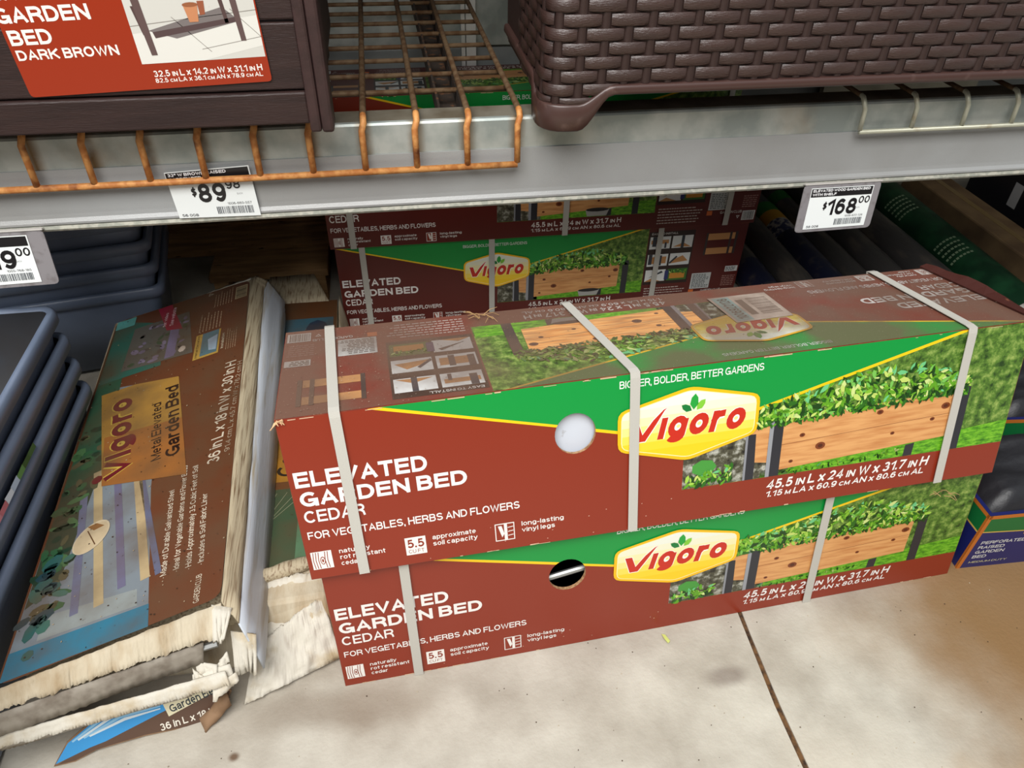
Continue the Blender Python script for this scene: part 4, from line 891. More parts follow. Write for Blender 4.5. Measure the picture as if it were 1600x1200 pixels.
# lower box
b2 = empty('metal_bed_box', (-.4, 1.2, 0), 'crushed off-white flat box on the concrete, under the brown metal garden bed box', 'box', GB)
bm = bmesh.new(); hexa(bm, [(-.62, .74, .002), (-.172, .735, .002), (-.174, 1.735, .002), (-.62, 1.60, .002), (-.62, .78, .096), (-.182, .80, .098), (-.182, 1.735, .10), (-.62, 1.60, .10)]); bevel(bm, .006, 2)
for v in bm.verts: v.co += Vector((0, 0, .003*math.sin(v.co.x*30+v.co.y*17)))
obj_bm('carton', bm, cream, b2)
f2 = Face((-.182, .86, .1015), (-.178, 1.74, .1035), (-.40, 1.74, .1035), (-.40, .86, .1015), .88, .22)
p = Print(f2, 'grimy'); teal = (60, 124, 132); dg = (64, 84, 60)
p.rect(.0, .002, .88, .22, (108, 66, 36), 0); p.rect(0, .04, .2, .21, dg, 1); p.rect(.02, .01, .18, .06, (88, 128, 96), 2)
p.rect(.22, .0, .50, .22, (176, 122, 40), 1); p.text('Garden Bed', .235, .07, .48, .04, (36, 30, 26), 3, .02); p.text('Metal Elevated', .26, .13, .46, .022, (36, 30, 26), 3, .01)
p.rect(.60, .01, .80, .21, (60, 110, 128), 1); p.poly([(.60, .02), (.70, .02), (.68, .2), (.60, .2)], (128, 150, 146), 2); p.ell(.74, .05, .05, .03, (30, 60, 86), 3, 9)
for i in range(7): p.line([(.01+i*.012, .17-i*.004), (.19, .165-i*.02)], .001, (150, 150, 120), 4)
p.build('top_print', b2)
# rolled-up corner and crushed front roll
def curl(name, a, b, r, turns, m_, parent, start=0, flip=1, n=10, th=0):
    a, b = Vector(a), Vector(b); ax = (b-a).normalized(); up = Vector((0, 0, 1)); sd = ax.cross(up).normalized()*flip
    bm = bmesh.new(); cols = []
    for i in range(n+1):
        t = start+turns*2*math.pi*i/n; rr = r*(1-.25*i/n); o = sd*(-math.cos(t)*rr)+up*(math.sin(t)*rr)
        cols.append([bm.verts.new(a+(b-a)*k/5+o*(1+.12*math.sin(k*2.1+i))) for k in range(6)])
    for c0, c1 in zip(cols, cols[1:]):
        for k in range(5): bm.faces.new((c0[k], c0[k+1], c1[k+1], c1[k]))
    o = obj_bm(name, bm, m_, parent, True); md = o.modifiers.new('thickness', 'SOLIDIFY'); md.thickness = .003; return o
curl('rolled_flap', (-.30, .845, .108), (-.185, .872, .108), .016, .75, dirtyw, b2, -.6)
def ridge_sheet(name, P0, P1, P2, P3, nu, nv, amp, jag, m_, parent, seed=1, th=.003, ridges=60, crumple=0):
    """sheet from edge P0-P1 to edge P3-P2, fluted like corrugated board, with a ragged far edge"""
    rnd = random.Random(seed); P0, P1, P2, P3 = map(Vector, (P0, P1, P2, P3)); from mathutils import noise; n = (P1-P0).cross(P3-P0).normalized()
    bm = bmesh.new(); cols = []; j = 0
    for i in range(nu+1):
        a = i/nu; j = j*.6+rnd.uniform(-jag, jag); cols.append([])
        for k in range(nv+1):
            b = k/nv; q_ = (P0*(1-a)+P1*a)*(1-b)+(P3*(1-a)+P2*a)*b
            q_ = q_+(P3-P0).normalized()*j*b+n*(amp*math.sin(a*ridges*2*math.pi)*(.4+.6*b)+amp*2.2*math.sin(a*7+k)*b)
            q_ = q_+n*crumple*(noise.noise(q_*45)+.6*abs(noise.noise(q_*90))); cols[-1].append(bm.verts.new(q_))
    for c0, c1 in zip(cols, cols[1:]):
        for k in range(nv): bm.faces.new((c0[k], c0[k+1], c1[k+1], c1[k]))
    o = obj_bm(name, bm, m_, parent, True); md = o.modifiers.new('thickness', 'SOLIDIFY'); md.thickness = th; return o
whitet = mat('clean_torn_board', (208, 202, 188), .75, var=(176, 158, 126), scale=18, amt=(.5, .7), bump=.0008, bscale=160)
ridge_sheet('crushed_front', (-.325, .665, .012), (-.168, .728, .01), (-.19, .80, .098), (-.31, .745, .05), 90, 14, .0007, .002, whitet, b2, 3, .004, 34, .011)
ridge_sheet('front_lip', (-.31, .755, .045), (-.20, .782, .062), (-.19, .85, .104), (-.31, .84, .104), 60, 8, .0006, .002, whitet, b2, 4, .004, 30, .007)
ridge_sheet('far_flap', (-.38, 1.73, .10), (-.20, 1.73, .10), (-.245, 1.86, .115), (-.365, 1.86, .115), 20, 3, .0006, .0004, dirtyw, b2, 5, .003, 20)
ridge_sheet('side_wall', (-.163, .735, .004), (-.163, 1.76, .004), (-.176, 1.76, .104), (-.172, .80, .094), 30, 3, .0006, .001, cream, b2, 6, .003, 5)
# upper box
M0, M1, M2, M3 = atz(345, 936, .2), atz(392, 436, .2), atz(180, 505, .2), atz(-7, 1072, .2)
b1 = empty('metal_bed_box', (-.5, 1.2, .105), 'battered brown and white metal garden bed box with its near end torn open', 'box', GB)
NR = M0+Vector((.004, .0, 0)); bot_nr = Vector((-.292, .70, .105)); bot_fr = Vector((-.322, 1.72, .105))
bm = bmesh.new(); hexa(bm, [(-.62, .70, .108), (-.318, .76, .108), (-.345, 1.70, .108), (-.64, 1.54, .108), M3+Vector((.0, .03, -.002)), M0+Vector((0, .03, -.002)), M1+Vector((0, 0, -.002)), M2+Vector((0, 0, -.002))])
obj_bm('carton', bm, dirtyw, b1)
# right-hand side: dirty bevel then clean white wall
def loft(name, A, B, m_, parent, th=.003, n=24, wob=.0012, seed=1):
    rnd = random.Random(seed); bm = bmesh.new(); A = [Vector(a) for a in A]; B = [Vector(b) for b in B]
    def along(Ps, t):
        t *= len(Ps)-1; i = min(int(t), len(Ps)-2); return Ps[i].lerp(Ps[i+1], t-i)
    rows = []
    for i in range(n+1):
        a, b = along(A, i/n), along(B, i/n); rows.append([bm.verts.new(a.lerp(b, k/3)+Vector((rnd.uniform(-1, 1), 0, rnd.uniform(-1, 1)))*wob*(k > 0)) for k in range(4)])
    for r0, r1 in zip(rows, rows[1:]):
        for k in range(3): bm.faces.new((r0[k], r0[k+1], r1[k+1], r1[k]))
    o = obj_bm(name, bm, m_, parent, True); md = o.modifiers.new('thickness', 'SOLIDIFY'); md.thickness = th; return o
eA = [atz(345, 940, .199), atz(366, 700, .199), atz(392, 436, .199), atz(400, 432, .199)]
eB = [atz(372, 975, .178), atz(392, 720, .18), atz(412, 455, .185), atz(418, 440, .185)]
eC = [atz(412, 1045, .088), atz(428, 760, .105), atz(445, 500, .125), atz(443, 470, .13)]
loft('dirty_edge', eA, eB, dirtyw, b1, seed=2); loft('side_wall', eB, eC, whiteb, b1, seed=3, wob=.0008)
ridge_sheet('far_edge', M2+Vector((.0, .0, -.002)), M1, M1+Vector((.004, .018, -.006)), M2+Vector((.02, .016, -.004)), 60, 2, .0008, .0008, whitet, b1, 5, .002, 50)
mf = Face(M0+Vector((0, 0, .001)), M1+Vector((0, 0, .001)), M2+Vector((0, 0, .001)), M3+Vector((0, 0, .001)), .98, .31)
p = Print(mf, 'grimy'); MB_ = (100, 58, 36)
p.poly(rnd_poly([(.004, 0), (.975, .002), (.978, .305), (-.004, .308)], .02), MB_, 0)
p.poly([(.0, .107), (.32, .146), (.66, .17), (.70, .30), (0, .305)], (120, 128, 134), 1)                               # big photograph
p.poly([(.42, .245), (.9, .262), (.95, .302), (.40, .302)], (52, 84, 62), 2); p.poly([(.16, .262), (.45, .245), (.45, .303), (.13, .303)], (58, 66, 50), 2)
p.poly([(.0, .107), (.045, .112), (.05, .305), (.0, .305)], (48, 112, 136), 3); p.poly([(.05, .13), (.085, .135), (.10, .27), (.055, .27)], (138, 144, 142), 3)
for a, b, c, w_ in (((.10, .125), (.45, .19), (178, 156, 118), .014), ((.10, .16), (.46, .225), (104, 100, 124), .012), ((.08, .19), (.42, .25), (178, 158, 120), .014), ((.08, .225), (.36, .262), (104, 106, 128), .012), ((.10, .105), (.35, .165), (96, 98, 120), .010)): p.line([a, b], w_, c, 4)
rn = random.Random(9)
for i in range(60): p.ell(rn.uniform(.1, .6), rn.uniform(.25, .3), rn.uniform(.006, .02), rn.uniform(.004, .012), rn.choice([(50, 92, 60), (36, 60, 44), (74, 110, 70), (88, 84, 60)]), 5, 7, rn.uniform(0, 3))
for i in range(16): p.ell(rn.uniform(.03, .22), rn.uniform(.255, .302), rn.uniform(.008, .02), rn.uniform(.006, .014), rn.choice([(48, 92, 88), (36, 66, 74), (64, 104, 92)]), 6, 7, rn.uniform(0, 3))
p.poly([(.72, .18), (.9, .195), (.975, .30), (.72, .30)], (56, 100, 86), 3); p.rect(.935, .262, .972, .302, (98, 196, 190), 9)
p.poly([(.728, .115), (.915, .140), (.915, .258), (.745, .262)], (96, 92, 84), 6)                                      # garden photograph
for i in range(40): p.ell(rn.uniform(.75, .9), rn.uniform(.135, .25), rn.uniform(.004, .012), rn.uniform(.003, .008), rn.choice([(120, 108, 128), (70, 84, 62), (86, 78, 72), (132, 120, 140)]), 7, 7, rn.uniform(0, 3))
p.rect(.74, .155, .88, .175, (120, 110, 138), 8); p.ell(.757, .14, .012, .008, (214, 196, 180), 9, 7)
p.poly([(.845, .148), (.975, .185), (.972, .215), (.86, .184)], (152, 40, 62), 9); p.text('See website', .875, .172, .955, .008, (236, 200, 206), 10, .01); p.text('for video', .88, .188, .94, .007, (236, 200, 206), 10, .01)
p.rect(.693, .058, .79, .112, (176, 140, 66), 6); p.rect(.70, .062, .79, .098, (86, 110, 116), 7); p.poly([(.71, .064), (.77, .064), (.76, .085), (.715, .08)], (150, 168, 184), 8)
p.text('Metal Elevated', .70, .104, .785, .0045, (50, 36, 24), 8, 0)
p.text('Creates Lumber/Soil', .735, .120, .86, .007, (210, 190, 160), 7, .005) if False else None
fine(p, .80, .06, .88, .112, 7, (170, 140, 112), 6, 2, .3); fine(p, .695, .02, .78, .045, 5, (170, 140, 112), 6, 4, .3); fine(p, .895, .04, .965, .085, 7, (170, 140, 112), 6, 5, .3)
p.text('Installation', .705, .048, .765, .006, (214, 196, 168), 7, .01)
barcode(p, .903, .008, .955, .032, 6, 3, bgc=(190, 170, 130), ink=(50, 34, 24)); p.ell(.962, .095, .008, .008, (214, 200, 176), 6, 3, .4); p.ell(.962, .095, .004, .004, MB_, 7, 3, .4)
p.poly([(.321, .085), (.651, .135), (.676, .223), (.676, .287), (.372, .236)], (160, 120, 56), 8)                      # yellow panel
p.poly([(.321, .085), (.50, .112), (.52, .256), (.372, .236)], (150, 96, 48), 9)
p.text('Vigoro', .383, .190, .635, .046, (196, 166, 70), 10, .10, 0, .13); p.text('Vigoro', .383, .190, .635, .045, (104, 30, 36), 11, .045, 0, .13)
p.ell(.395, .247, .011, .009, (104, 30, 36), 11, 8)
p.text('World\'s raised beds', .42, .262, .60, .006, (120, 80, 40), 10, 0, 0, .13) if False else None
p.text('Metal Elevated', .392, .138, .578, .018, (44, 28, 22), 10, .012, 0, .12); p.text('Garden Bed', .388, .104, .622, .026, (44, 28, 22), 10, .025, 0, .12)
p.text('36 in L x 18 in W x 30 in H', .325, .0275, .640, .0225, (214, 200, 178), 6, .012, 0, -.04); p.text('91.4 cm L x 45.7 cm W x 76.2 cm H', .345, .010, .63, .010, (180, 160, 136), 6, .0, 0, -.03)
for i, (t, a, b_) in enumerate((('\u2022 Made of Durable Galvanized Steel', .066+.02, .29), ('\u2022 Ideal for Vegetable Gardens and Flower Beds', .09, .345), ('\u2022 Holds Approximately 3.5 Cubic Feet of Soil', .085, .335), ('\u2022 Includes a Soil Fabric Liner', .085, .25))):
    p.text(t, a, .092-.0195*i, b_, .0095, (220, 206, 184), 6, .005, 0, .05)
p.text('GARDEN CLUB', .010, .034, .065, .009, (214, 200, 176), 6, .0)
p.ell(.244, .2295, .036, .0255, (206, 190, 160), 12, 24, -.35); p.ell(.243, .2295, .0335, .0235, (198, 178, 144), 13, 24, -.35); p.line([(.222, .22), (.262, .238)], .0018, (96, 66, 40), 14); p.poly([(.262, .212), (.274, .226), (.272, .24), (.258, .228)], (140, 96, 52), 14)
for i in range(240): p.ell(rn.uniform(0, .97), rn.uniform(0, .3), rn.uniform(.0005, .002), rn.uniform(.0005, .0016), rn.choice([(60, 40, 26), (40, 28, 20), (180, 160, 130)]), 15, 5)
p.build('top_print', b1)
# torn near end
ridge_sheet('torn_end_panel', M3+Vector((-.0, -.003, -.0045)), M0+Vector((.0, -.003, -.0045)), atz(352, 992, .165), atz(-7, 1112, .17), 160, 4, .0005, .0022, cream, b1, 11, .004, 60, .004)
ridge_sheet('inner_sheet', atz(-7, 1116, .165), atz(318, 1003, .16), atz(318, 1035, .118), atz(-7, 1152, .122), 70, 3, .0006, .001, mat('grey_inner', (150, 142, 130), .8, var=(120, 110, 98), scale=40), b1, 12, .002, 50)
ridge_sheet('lower_panel', atz(-7, 1150, .116), atz(352, 1048, .112), atz(360, 1070, .095), atz(-7, 1170, .098), 160, 3, .0008, .0014, whitet, b1, 13, .004, 70, .003)
ridge_sheet('under_panel', atz(-7, 1168, .098), atz(300, 1085, .092), atz(170, 1118, .045), atz(-7, 1172, .06), 50, 3, .0008, .004, mat('grey_board', (164, 156, 144), .8, var=(140, 128, 110), scale=30), b1, 14, .003, 30)
ridge_sheet('edge_tongue', atz(330, 945, .195), atz(362, 950, .19), atz(352, 1000, .17), atz(335, 1003, .168), 14, 4, .0012, .003, whitet, b1, 15, .004, 4)
ridge_sheet('edge_tongue', atz(360, 985, .16), atz(400, 990, .15), atz(402, 1050, .09), atz(368, 1052, .09), 16, 4, .0015, .003, whitet, b1, 16, .004, 5)
for i, (x, y, z, a, s_) in enumerate(((330, 1045, .11, .3, .03), (345, 1030, .115, 1.2, .024), (312, 1052, .11, 2.1, .022), (350, 1062, .10, .8, .026), (322, 1035, .118, 2.6, .02))):
    c = atz(x, y, z); e = Vector((math.cos(a), math.sin(a)*.4, math.sin(a)*.3))*s_; ridge_sheet('torn_scrap', c-e, c+e, c+e+Vector((.004, -.012, -.016)), c-e+Vector((.0, -.014, -.012)), 12, 3, .0015, .004, whitet, b1, 20+i, .003, 3)
bm = bmesh.new(); tube(bm, [atz(225, 1040, .135), atz(340, 1005, .145)], .006, 6); box(bm, (-.43, .715, .135), (-.36, .735, .15)); obj_bm('steel_leg', bm, mat('dull_steel'), b1)
# torn printed flap curling on the floor
fp = [atz(92, 1194, .006), atz(330, 1118, .004), atz(358, 1072, .055), atz(178, 1104, .055)]
ft_ = empty('torn_print_flap', fp[0], 'torn blue and brown board flap reading Garden Bed, bent onto the concrete', 'cardboard flap')
pa, pb_, pc = atz(86, 1198, .003), atz(352, 1112, .003), atz(252, 1085, .06)
du_ = (pb_-pa).normalized(); nn_ = du_.cross(pc-pa).normalized(); dv_ = nn_.cross(du_); ff = Face(pa, pa+du_, pa+du_+dv_, pa+dv_, 1, 1)
def fl_uv(x, y):
    q_ = at_plane(x, y, pa, nn_)-pa; return (q_.dot(du_), q_.dot(dv_))
out = [fl_uv(*q_) for q_ in ((84, 1198), (118, 1190), (150, 1172), (226, 1150), (306, 1134), (340, 1118), (352, 1100), (362, 1080), (350, 1064), (300, 1078), (240, 1092), (166, 1106), (104, 1160))]
bm = bmesh.new(); a_ = [bm.verts.new(ff.P(u, v)) for u, v in out]; b_ = [bm.verts.new(ff.P(u, v, -.0022)) for u, v in out]
bm.faces.new(a_); bm.faces.new(b_[::-1])
for i in range(len(out)): bm.faces.new((a_[i], a_[(i+1) % len(out)], b_[(i+1) % len(out)], b_[i]))
obj_bm('board', bm, mat('kraft_board', (142, 112, 84), .8, var=(116, 88, 62), scale=30), ft_)
p = Print(ff, 'ink'); FP = lambda pts, c, l: p.poly([fl_uv(*q_) for q_ in pts], c, l)
FP(((90, 1195), (118, 1188), (150, 1171), (226, 1148), (306, 1132), (338, 1116), (350, 1099), (359, 1080), (340, 1072), (252, 1092)), (92, 70, 58), 1)
FP(((87, 1194), (106, 1161), (168, 1109), (250, 1092), (262, 1108), (165, 1158), (140, 1168)), (60, 146, 206), 2)
for k in range(4): FP(((112+k*9, 1158-k*3), (170+k*8, 1112+k*3), (250, 1094+k*4), (251, 1095.5+k*4), (172+k*8, 1116+k*3), (114+k*9, 1160-k*3)), [(140, 190, 222), (206, 218, 224)][k % 2], 3)
FP(((250, 1091), (338, 1066), (345, 1075), (264, 1119)), (216, 208, 176), 4)
def ftext(t, q0, q1, h, c, l):
    u0_, v0_ = fl_uv(*q0); u1_, v1_ = fl_uv(*q1); ln = math.hypot(u1_-u0_, v1_-v0_); p.text(t, u0_, v0_, u0_+ln, h, c, l, .02, 0, 0, math.atan2(v1_-v0_, u1_-u0_))
ftext('Garden Bed', (268, 1113), (343, 1080), .014, (52, 60, 66), 5); ftext('Metal Elevated', (260, 1098), (318, 1080), .006, (90, 90, 88), 5)
ftext('36 in L x 18 in', (252, 1142), (338, 1114), .013, (226, 220, 206), 5); p.build('flap_print', ft_)
curl('curled_corner', ff.P(*fl_uv(318, 1130), .010), ff.P(*fl_uv(358, 1086), .012), .014, .6, mat('kraft_board'), ft_, .2)

# ------------------------------------------------------------------ timber at the back left
pal = empty('wooden_pallet', (-.5, 2.2, 0), 'dark stained wooden pallet lying in the shadow behind the left boxes', 'pallet')
wd_ = mat('pallet_wood', (172, 134, 88), .85, var=(112, 80, 48), scale=6, stretch=(1, 6, 6), amt=(.35, .7), bump=.001, bscale=30, var2=(30, 22, 16), scale2=30, amt2=(.66, .72))
for k, y in enumerate((1.90, 2.055, 2.21)):
    bm = bmesh.new(); box(bm, (-.54 if k == 0 else -.80, y, .085+.002*k), (-.21, y+.14, .107+.002*k)); bevel(bm, .002, 1); obj_bm('board', bm, wd_, pal)
for x in (-.53, -.26):
    bm = bmesh.new(); box(bm, (x, 1.9, 0), (x+.04, 2.35, .085)); obj_bm('stringer', bm, wd_, pal)
for k, (y, z, h) in enumerate(((2.26, .115, .10), (2.30, .235, .12))):
    bm = bmesh.new(); box(bm, (-.80, y, z), (-.22+k*.01, y+.035, z+h)); bevel(bm, .002, 1); o = obj_bm('timber_plank', bm, wd_); meta(o, 'dark timber plank on edge behind the left boxes, %s of two' % ('lower' if k == 0 else 'upper'), 'plank', 'timber planks on edge')
bm = bmesh.new(); box(bm, (-.62, 2.235, .214), (-.215, 2.252, .226)); o = obj_bm('timber_batten', bm, mat('raw_batten', (214, 180, 128), .8, var=(120, 90, 60), scale=40)); meta(o, 'thin pale timber batten running behind the left boxes just below the beam', 'batten')

# ------------------------------------------------------------------ rolls lying towards the back
def roll(x0, y0, x1, y1, r, body, label, bands=(), zc=None):
    a = Vector((x0, y0, zc or r)); b = Vector((x1, y1, zc or r)); t = empty('fabric_roll', (a+b)/2-Vector((0, 0, r)), label, 'roll', 'rolls of landscape fabric')
    bm = bmesh.new(); n = 14; rn = random.Random(int(x0*1000)); tube(bm, [a.lerp(b, i/n) for i in range(n+1)], [r*(1+rn.uniform(-.02, .02)) for i in range(n+1)], 16); obj_bm('roll', bm, body, t, True)
    for s0, s1, m_ in bands:
        bm = bmesh.new(); tube(bm, [a.lerp(b, s0), a.lerp(b, s1)], r*1.035, 20, False); obj_bm('paper_sleeve', bm, m_, t, True)
    return t
blk = mat('black_plastic_film', (64, 62, 61), .36, var=(112, 102, 90), scale=22, amt=(.5, .75), stretch=(1, .3, 1), bump=.003, bscale=30, spec=.6)
nav = mat('navy_sleeve', (28, 32, 54), .4, var=(70, 66, 66), scale=26, amt=(.55, .7)); grn = mat('green_sleeve', (14, 46, 28), .4, var=(24, 66, 40), scale=18); ylw = mat('yellow_sleeve', (200, 150, 40), .4); wht = mat('pale_sleeve', (180, 178, 170), .5, var=(60, 66, 100), scale=50, amt=(.45, .55)); grn2 = mat('bright_green_sleeve', (40, 120, 44), .4)
roll(1.05, 1.36, 1.05, 2.30, .045, blk, 'slim black fabric roll with a navy sleeve, nearest the rear boxes', [(.05, .5, nav)])
roll(1.155, 1.37, 1.15, 2.38, .05, blk, 'dusty black fabric roll between the two navy-sleeved ones')
roll(1.265, 1.37, 1.255, 2.36, .045, blk, 'fabric roll in a navy paper sleeve with green and yellow end bands', [(.05, .62, nav), (.62, .70, wht), (.70, .76, ylw), (.76, .82, grn2)])
roll(1.365, 1.40, 1.355, 2.40, .04, blk, 'thin black fabric roll with one bright green band, behind the price tag', [(.82, .88, grn2)])
roll(1.457, 1.40, 1.455, 2.36, .047, blk, 'crumpled black fabric roll directly below the $168.00 tag')
roll(1.566, 1.42, 1.56, 2.30, .058, blk, 'thick glossy black fabric roll touching the green one')
g_ = roll(1.70, 1.42, 1.715, 2.36, .066, blk, 'thick green fabric roll with pale lines of print, right of the black rolls', [(.02, .86, grn), (.86, .93, ylw), (.93, 1.0, grn)])
a = Vector((1.70, 1.42, .066)); 
bm = bmesh.new()
for j, (y0, nn) in enumerate(((1.99, 5), (1.70, 5))):
    for k in range(nn):
        for q_ in range(7):
            th0 = math.radians(100+q_*9); y = y0+k*.022; rr = .0695; cx = 1.70+(y-1.42)*.016
            pts = [Vector((cx+rr*math.cos(th), yy, .066+rr*math.sin(th))) for th, yy in ((th0, y), (th0+math.radians(6.5), y), (th0+math.radians(6.5), y+.008), (th0, y+.008))]
            bm.faces.new([bm.verts.new(v) for v in pts])
o = obj_bm('sleeve_print', bm, mat('pale_print', (120, 140, 112), .5), g_); o['kind'] = 'stuff'
bt = empty('long_carton', (1.9, 1.9, 0), 'long plain brown carton lying beside the green roll', 'box')
bm = bmesh.new(); box(bm, (1.83, 1.30, 0), (1.955, 2.28, .13)); bevel(bm, .006); obj_bm('carton', bm, mat('brown_carton', (112, 90, 60), .8, var=(84, 64, 42), scale=8), bt)
bm = bmesh.new(); box(bm, (1.885, 1.32, .130), (1.905, 2.27, .1312)); obj_bm('tape', bm, mat('dull_tape', (120, 100, 66), .4), bt)
oc = empty('black_orange_carton', (2.2, 1.9, 0), 'black carton with an orange top in the dark corner beyond the brown one', 'box')
bm = bmesh.new(); box(bm, (2.03, 1.35, 0), (2.45, 2.2, .26)); bevel(bm, .004); obj_bm('carton', bm, mat('black_print', (22, 22, 26), .5, var=(60, 50, 40), scale=9, amt=(.6, .7)), oc)
p = Print(Face((2.03, 1.35, .26), (2.45, 1.35, .26), (2.45, 2.2, .26), (2.03, 2.2, .26), .42, .85)); p.rect(.03, .02, .40, .83, (190, 112, 34), 1); p.rect(.20, .2, .38, .6, (120, 62, 30), 2); p.ell(.13, .34, .05, .06, (110, 70, 30), 3)
p.build('top_print', oc)
p = Print(Face((2.03, 2.2, 0), (2.03, 1.35, 0), (2.03, 1.35, .26), (2.03, 2.2, .26), .85, .26)); p.rect(.01, .01, .84, .25, (24, 24, 28), 0); p.rect(.45, .03, .75, .13, (96, 84, 40), 1); p.rect(.2, .12, .24, .2, (150, 150, 150), 1); p.rect(.5, .06, .56, .12, (150, 40, 30), 2); p.rect(.62, .05, .68, .11, (190, 190, 180), 2)
p.build('side_print', oc)
gb = empty('grey_carton', (2.0, 2.05, .262), 'small grey printed carton standing on the orange-topped one', 'box')
bm = bmesh.new(); box(bm, (2.04, 1.98, .262), (2.16, 2.1, .34)); bevel(bm, .003); obj_bm('carton', bm, mat('grey_print', (120, 130, 132), .5, var=(80, 90, 90), scale=30), gb)
for k, x in enumerate((1.50, 1.80)):
    bm = bmesh.new(); box(bm, (x, 2.41, 0), (x+.29, 2.435, .62)); o = obj_bm('board_panel', bm, mat('beige_panel', (150, 146, 128), .7, var=(120, 116, 100), scale=5)); meta(o, 'pale beige board standing against the back wall behind the rolls, %s one' % ('left' if k == 0 else 'right'), 'board', 'boards standing at the back')

# ------------------------------------------------------------------ fabric bed packages at the lower right
def fabric_pack(x0, y0, x1, y1, h, yaw, label, seed, z0=0):
    t = empty('fabric_bed_package', (x0, y0, z0), label, 'package', 'packaged fabric garden beds'); c, s_ = math.cos(yaw), math.sin(yaw); dx, dy = x1-x0, y1-y0
    q = lambda a, b, z: Vector((x0+a*c-b*s_, y0+a*s_+b*c, z0+z))
    bm = bmesh.new(); hexa(bm, [q(0, 0, 0), q(dx, 0, 0), q(dx, dy, 0), q(0, dy, 0), q(0, 0, h), q(dx, 0, h), q(dx, dy, h), q(0, dy, h)]); obj_bm('sleeve', bm, mat('navy_card', (28, 34, 92), .3), t)
    f = Face(q(0, 0, 0), q(dx, 0, 0), q(dx, 0, h), q(0, 0, h), dx, h); p = Print(f); OG = (196, 112, 44); GR = (20, 110, 56); NV = (28, 38, 104)
    p.rect(0, 0, dx, h, NV, 0); p.poly([(0, h*.70), (dx*.3, h*.66), (dx, h*.69), (dx, h), (0, h)], GR, 1); p.line([(0, h*.70), (dx*.3, h*.66), (dx, h*.69)], .003, (214, 180, 90), 2)
    p.rect(-.002, 0, .006, h, OG, 3); p.rect(0, h-.010, dx, h, OG, 3)
    for i, (tt, wd) in enumerate((('PERFORATED', .095), ('RAISED', .056), ('GARDEN', .062), ('BED', .03))): p.text(tt, .018, h*.46-.0145*i, .018+wd, .0095, (214, 216, 216), 4, .025)
    p.text('MEDIUM DUTY', .018, h*.09, .10, .006, (200, 196, 160), 4, .015); p.poly(rnd_poly([(.095, h*.60), (.105, h*.73), (.2, h*.76), (.2, h*.60)], .006), (244, 184, 50), 5)
    p.text('Vigoro', .112, h*.635, .185, .013, (130, 40, 30), 6, .03, .2); p.poly([(.12, h*.42), (.16, h*.48), (.22, h*.46), (.22, h*.34), (.16, h*.36)], (150, 170, 200), 4)
    p.build('front_print', t)
    f = Face(q(0, dy, 0), q(0, 0, 0), q(0, 0, h), q(0, dy, h), dy, h); p = Print(f); p.rect(0, 0, dy, h, NV, 0); p.rect(0, h*.68, dy, h, GR, 1); p.rect(0, h*.665, dy, h*.69, (214, 180, 90), 2); p.rect(0, h-.009, dy, h, OG, 3); p.rect(dy-.005, 0, dy, h, OG, 3); p.build('side_print', t)
    # bundle of black fabric bulging out of the open top
    bm = bmesh.new(); n, m_ = 16, 12; g = []
    for i in range(n+1):
        g.append([])
        for j in range(m_+1):
            a, b = i/n, j/m_; e = min(a, 1-a, b, 1-b)
            z = h+.045*min(1, e*7)**.5+.008*math.sin(a*9+b*4+seed)+.004*math.sin(b*23+a*5); z = z if e > 0 else h-.004
            g[-1].append(bm.verts.new(q(.006+(dx-.012)*a, .006+(dy-.012)*b, z)))
    for i in range(n):
        for j in range(m_): bm.faces.new((g[i][j], g[i+1][j], g[i+1][j+1], g[i][j+1]))
    obj_bm('folded_fabric', bm, mat('black_fabric', (34, 34, 38), .45, bump=.002, bscale=40), t, True)
    return t
fabric_pack(1.045, .745, 1.40, .93, .160, math.radians(-2), 'navy and green fabric bed package reading PERFORATED at the right edge', 1)
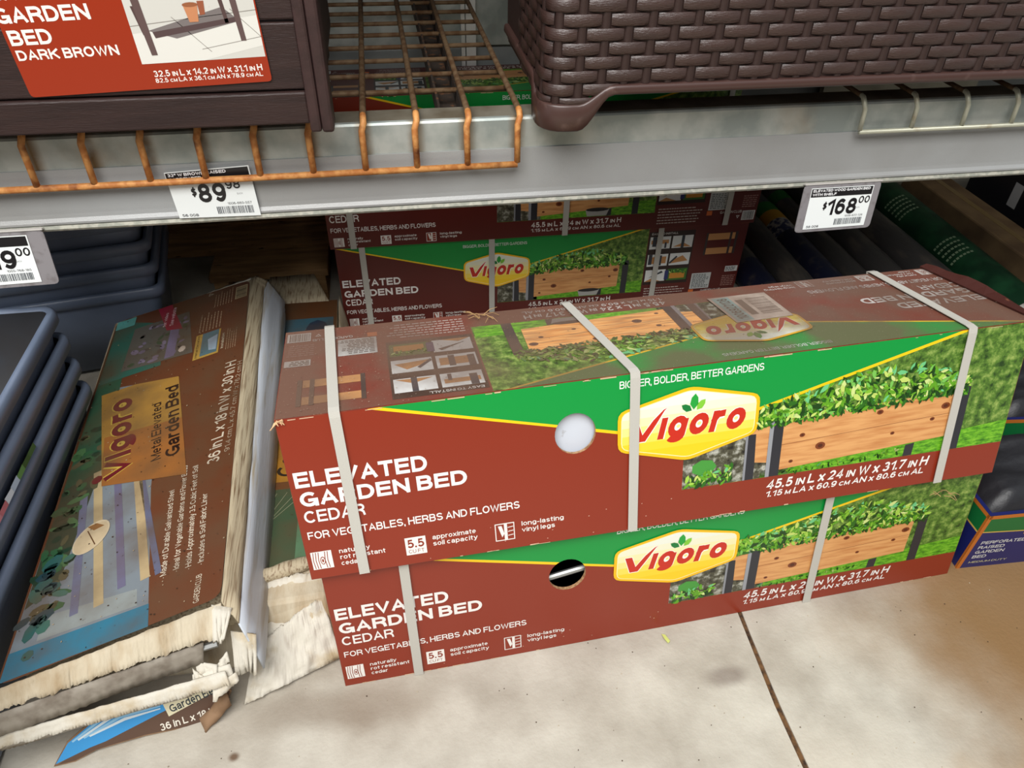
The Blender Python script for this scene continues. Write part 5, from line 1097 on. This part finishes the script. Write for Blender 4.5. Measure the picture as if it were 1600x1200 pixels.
fabric_pack(1.245, .985, 1.6, 1.17, .160, math.radians(-6), 'second navy and green fabric bed package, right behind the nearest one', 2)

# ------------------------------------------------------------------ small litter
bm = bmesh.new(); rn = random.Random(12)
for i in range(140):
    c = Vector((rn.uniform(-.6, 1.3), rn.uniform(.38, .72), .0008)); r_ = rn.uniform(.0006, .0018)
    vs = [bm.verts.new(c+Vector((r_*math.cos(t)*rn.uniform(.6, 1), r_*math.sin(t)*rn.uniform(.6, 1), 0))) for t in (0, 1.2, 2.5, 3.8, 5)]; tp = bm.verts.new(c+Vector((0, 0, r_)))
    for k in range(5): bm.faces.new((vs[k], vs[(k+1) % 5], tp))
meta(obj_bm('grit', bm, mat('grit', (196, 184, 160), .9, var=(80, 64, 48), scale=9, amt=(.45, .5))), 'grit scattered over the concrete in front of the boxes', 'grit', kind='stuff')
bm = bmesh.new(); c = atz(1040, 996, .004)
vs = [bm.verts.new(c+Vector(v)) for v in ((-.005, .008, 0), (0, .004, .003), (.006, -.008, 0), (.001, -.012, .001), (-.004, -.004, .004))]; bm.faces.new(vs)
o = obj_bm('leaf_scrap', bm, mat('yellow_leaf', (206, 214, 120), .6)); md = o.modifiers.new('t', 'SOLIDIFY'); md.thickness = .001; meta(o, 'tiny pale yellow-green leaf scrap on the concrete in front of the lower box', 'leaf')
def straw(name, base, n, L_, label):
    rn = random.Random(n); bm = bmesh.new()
    for i in range(n):
        a = base+Vector((rn.uniform(-.02, .02), rn.uniform(-.008, .008), .003)); d = Vector((rn.uniform(-1, 1), rn.uniform(-.6, .6), rn.uniform(0, .25))).normalized()*L_*rn.uniform(.5, 1); m2 = a+d*.5+Vector((0, 0, .004))
        tube(bm, [a, m2, a+d], [.0007, .0006, .0003], 4)
    o = obj_bm(name, bm, mat('dry_straw', (186, 150, 104), .8)); meta(o, label, 'straw', kind='stuff')
straw('straw_wisp', fT.P(.86, .022), 12, .035, 'wisp of dry straw on the dusty top of the upper front box')
straw('straw_wisp', fL.P(1.13, .21, .004), 7, .03, 'wisp of dry straw caught between the two front boxes at the right')
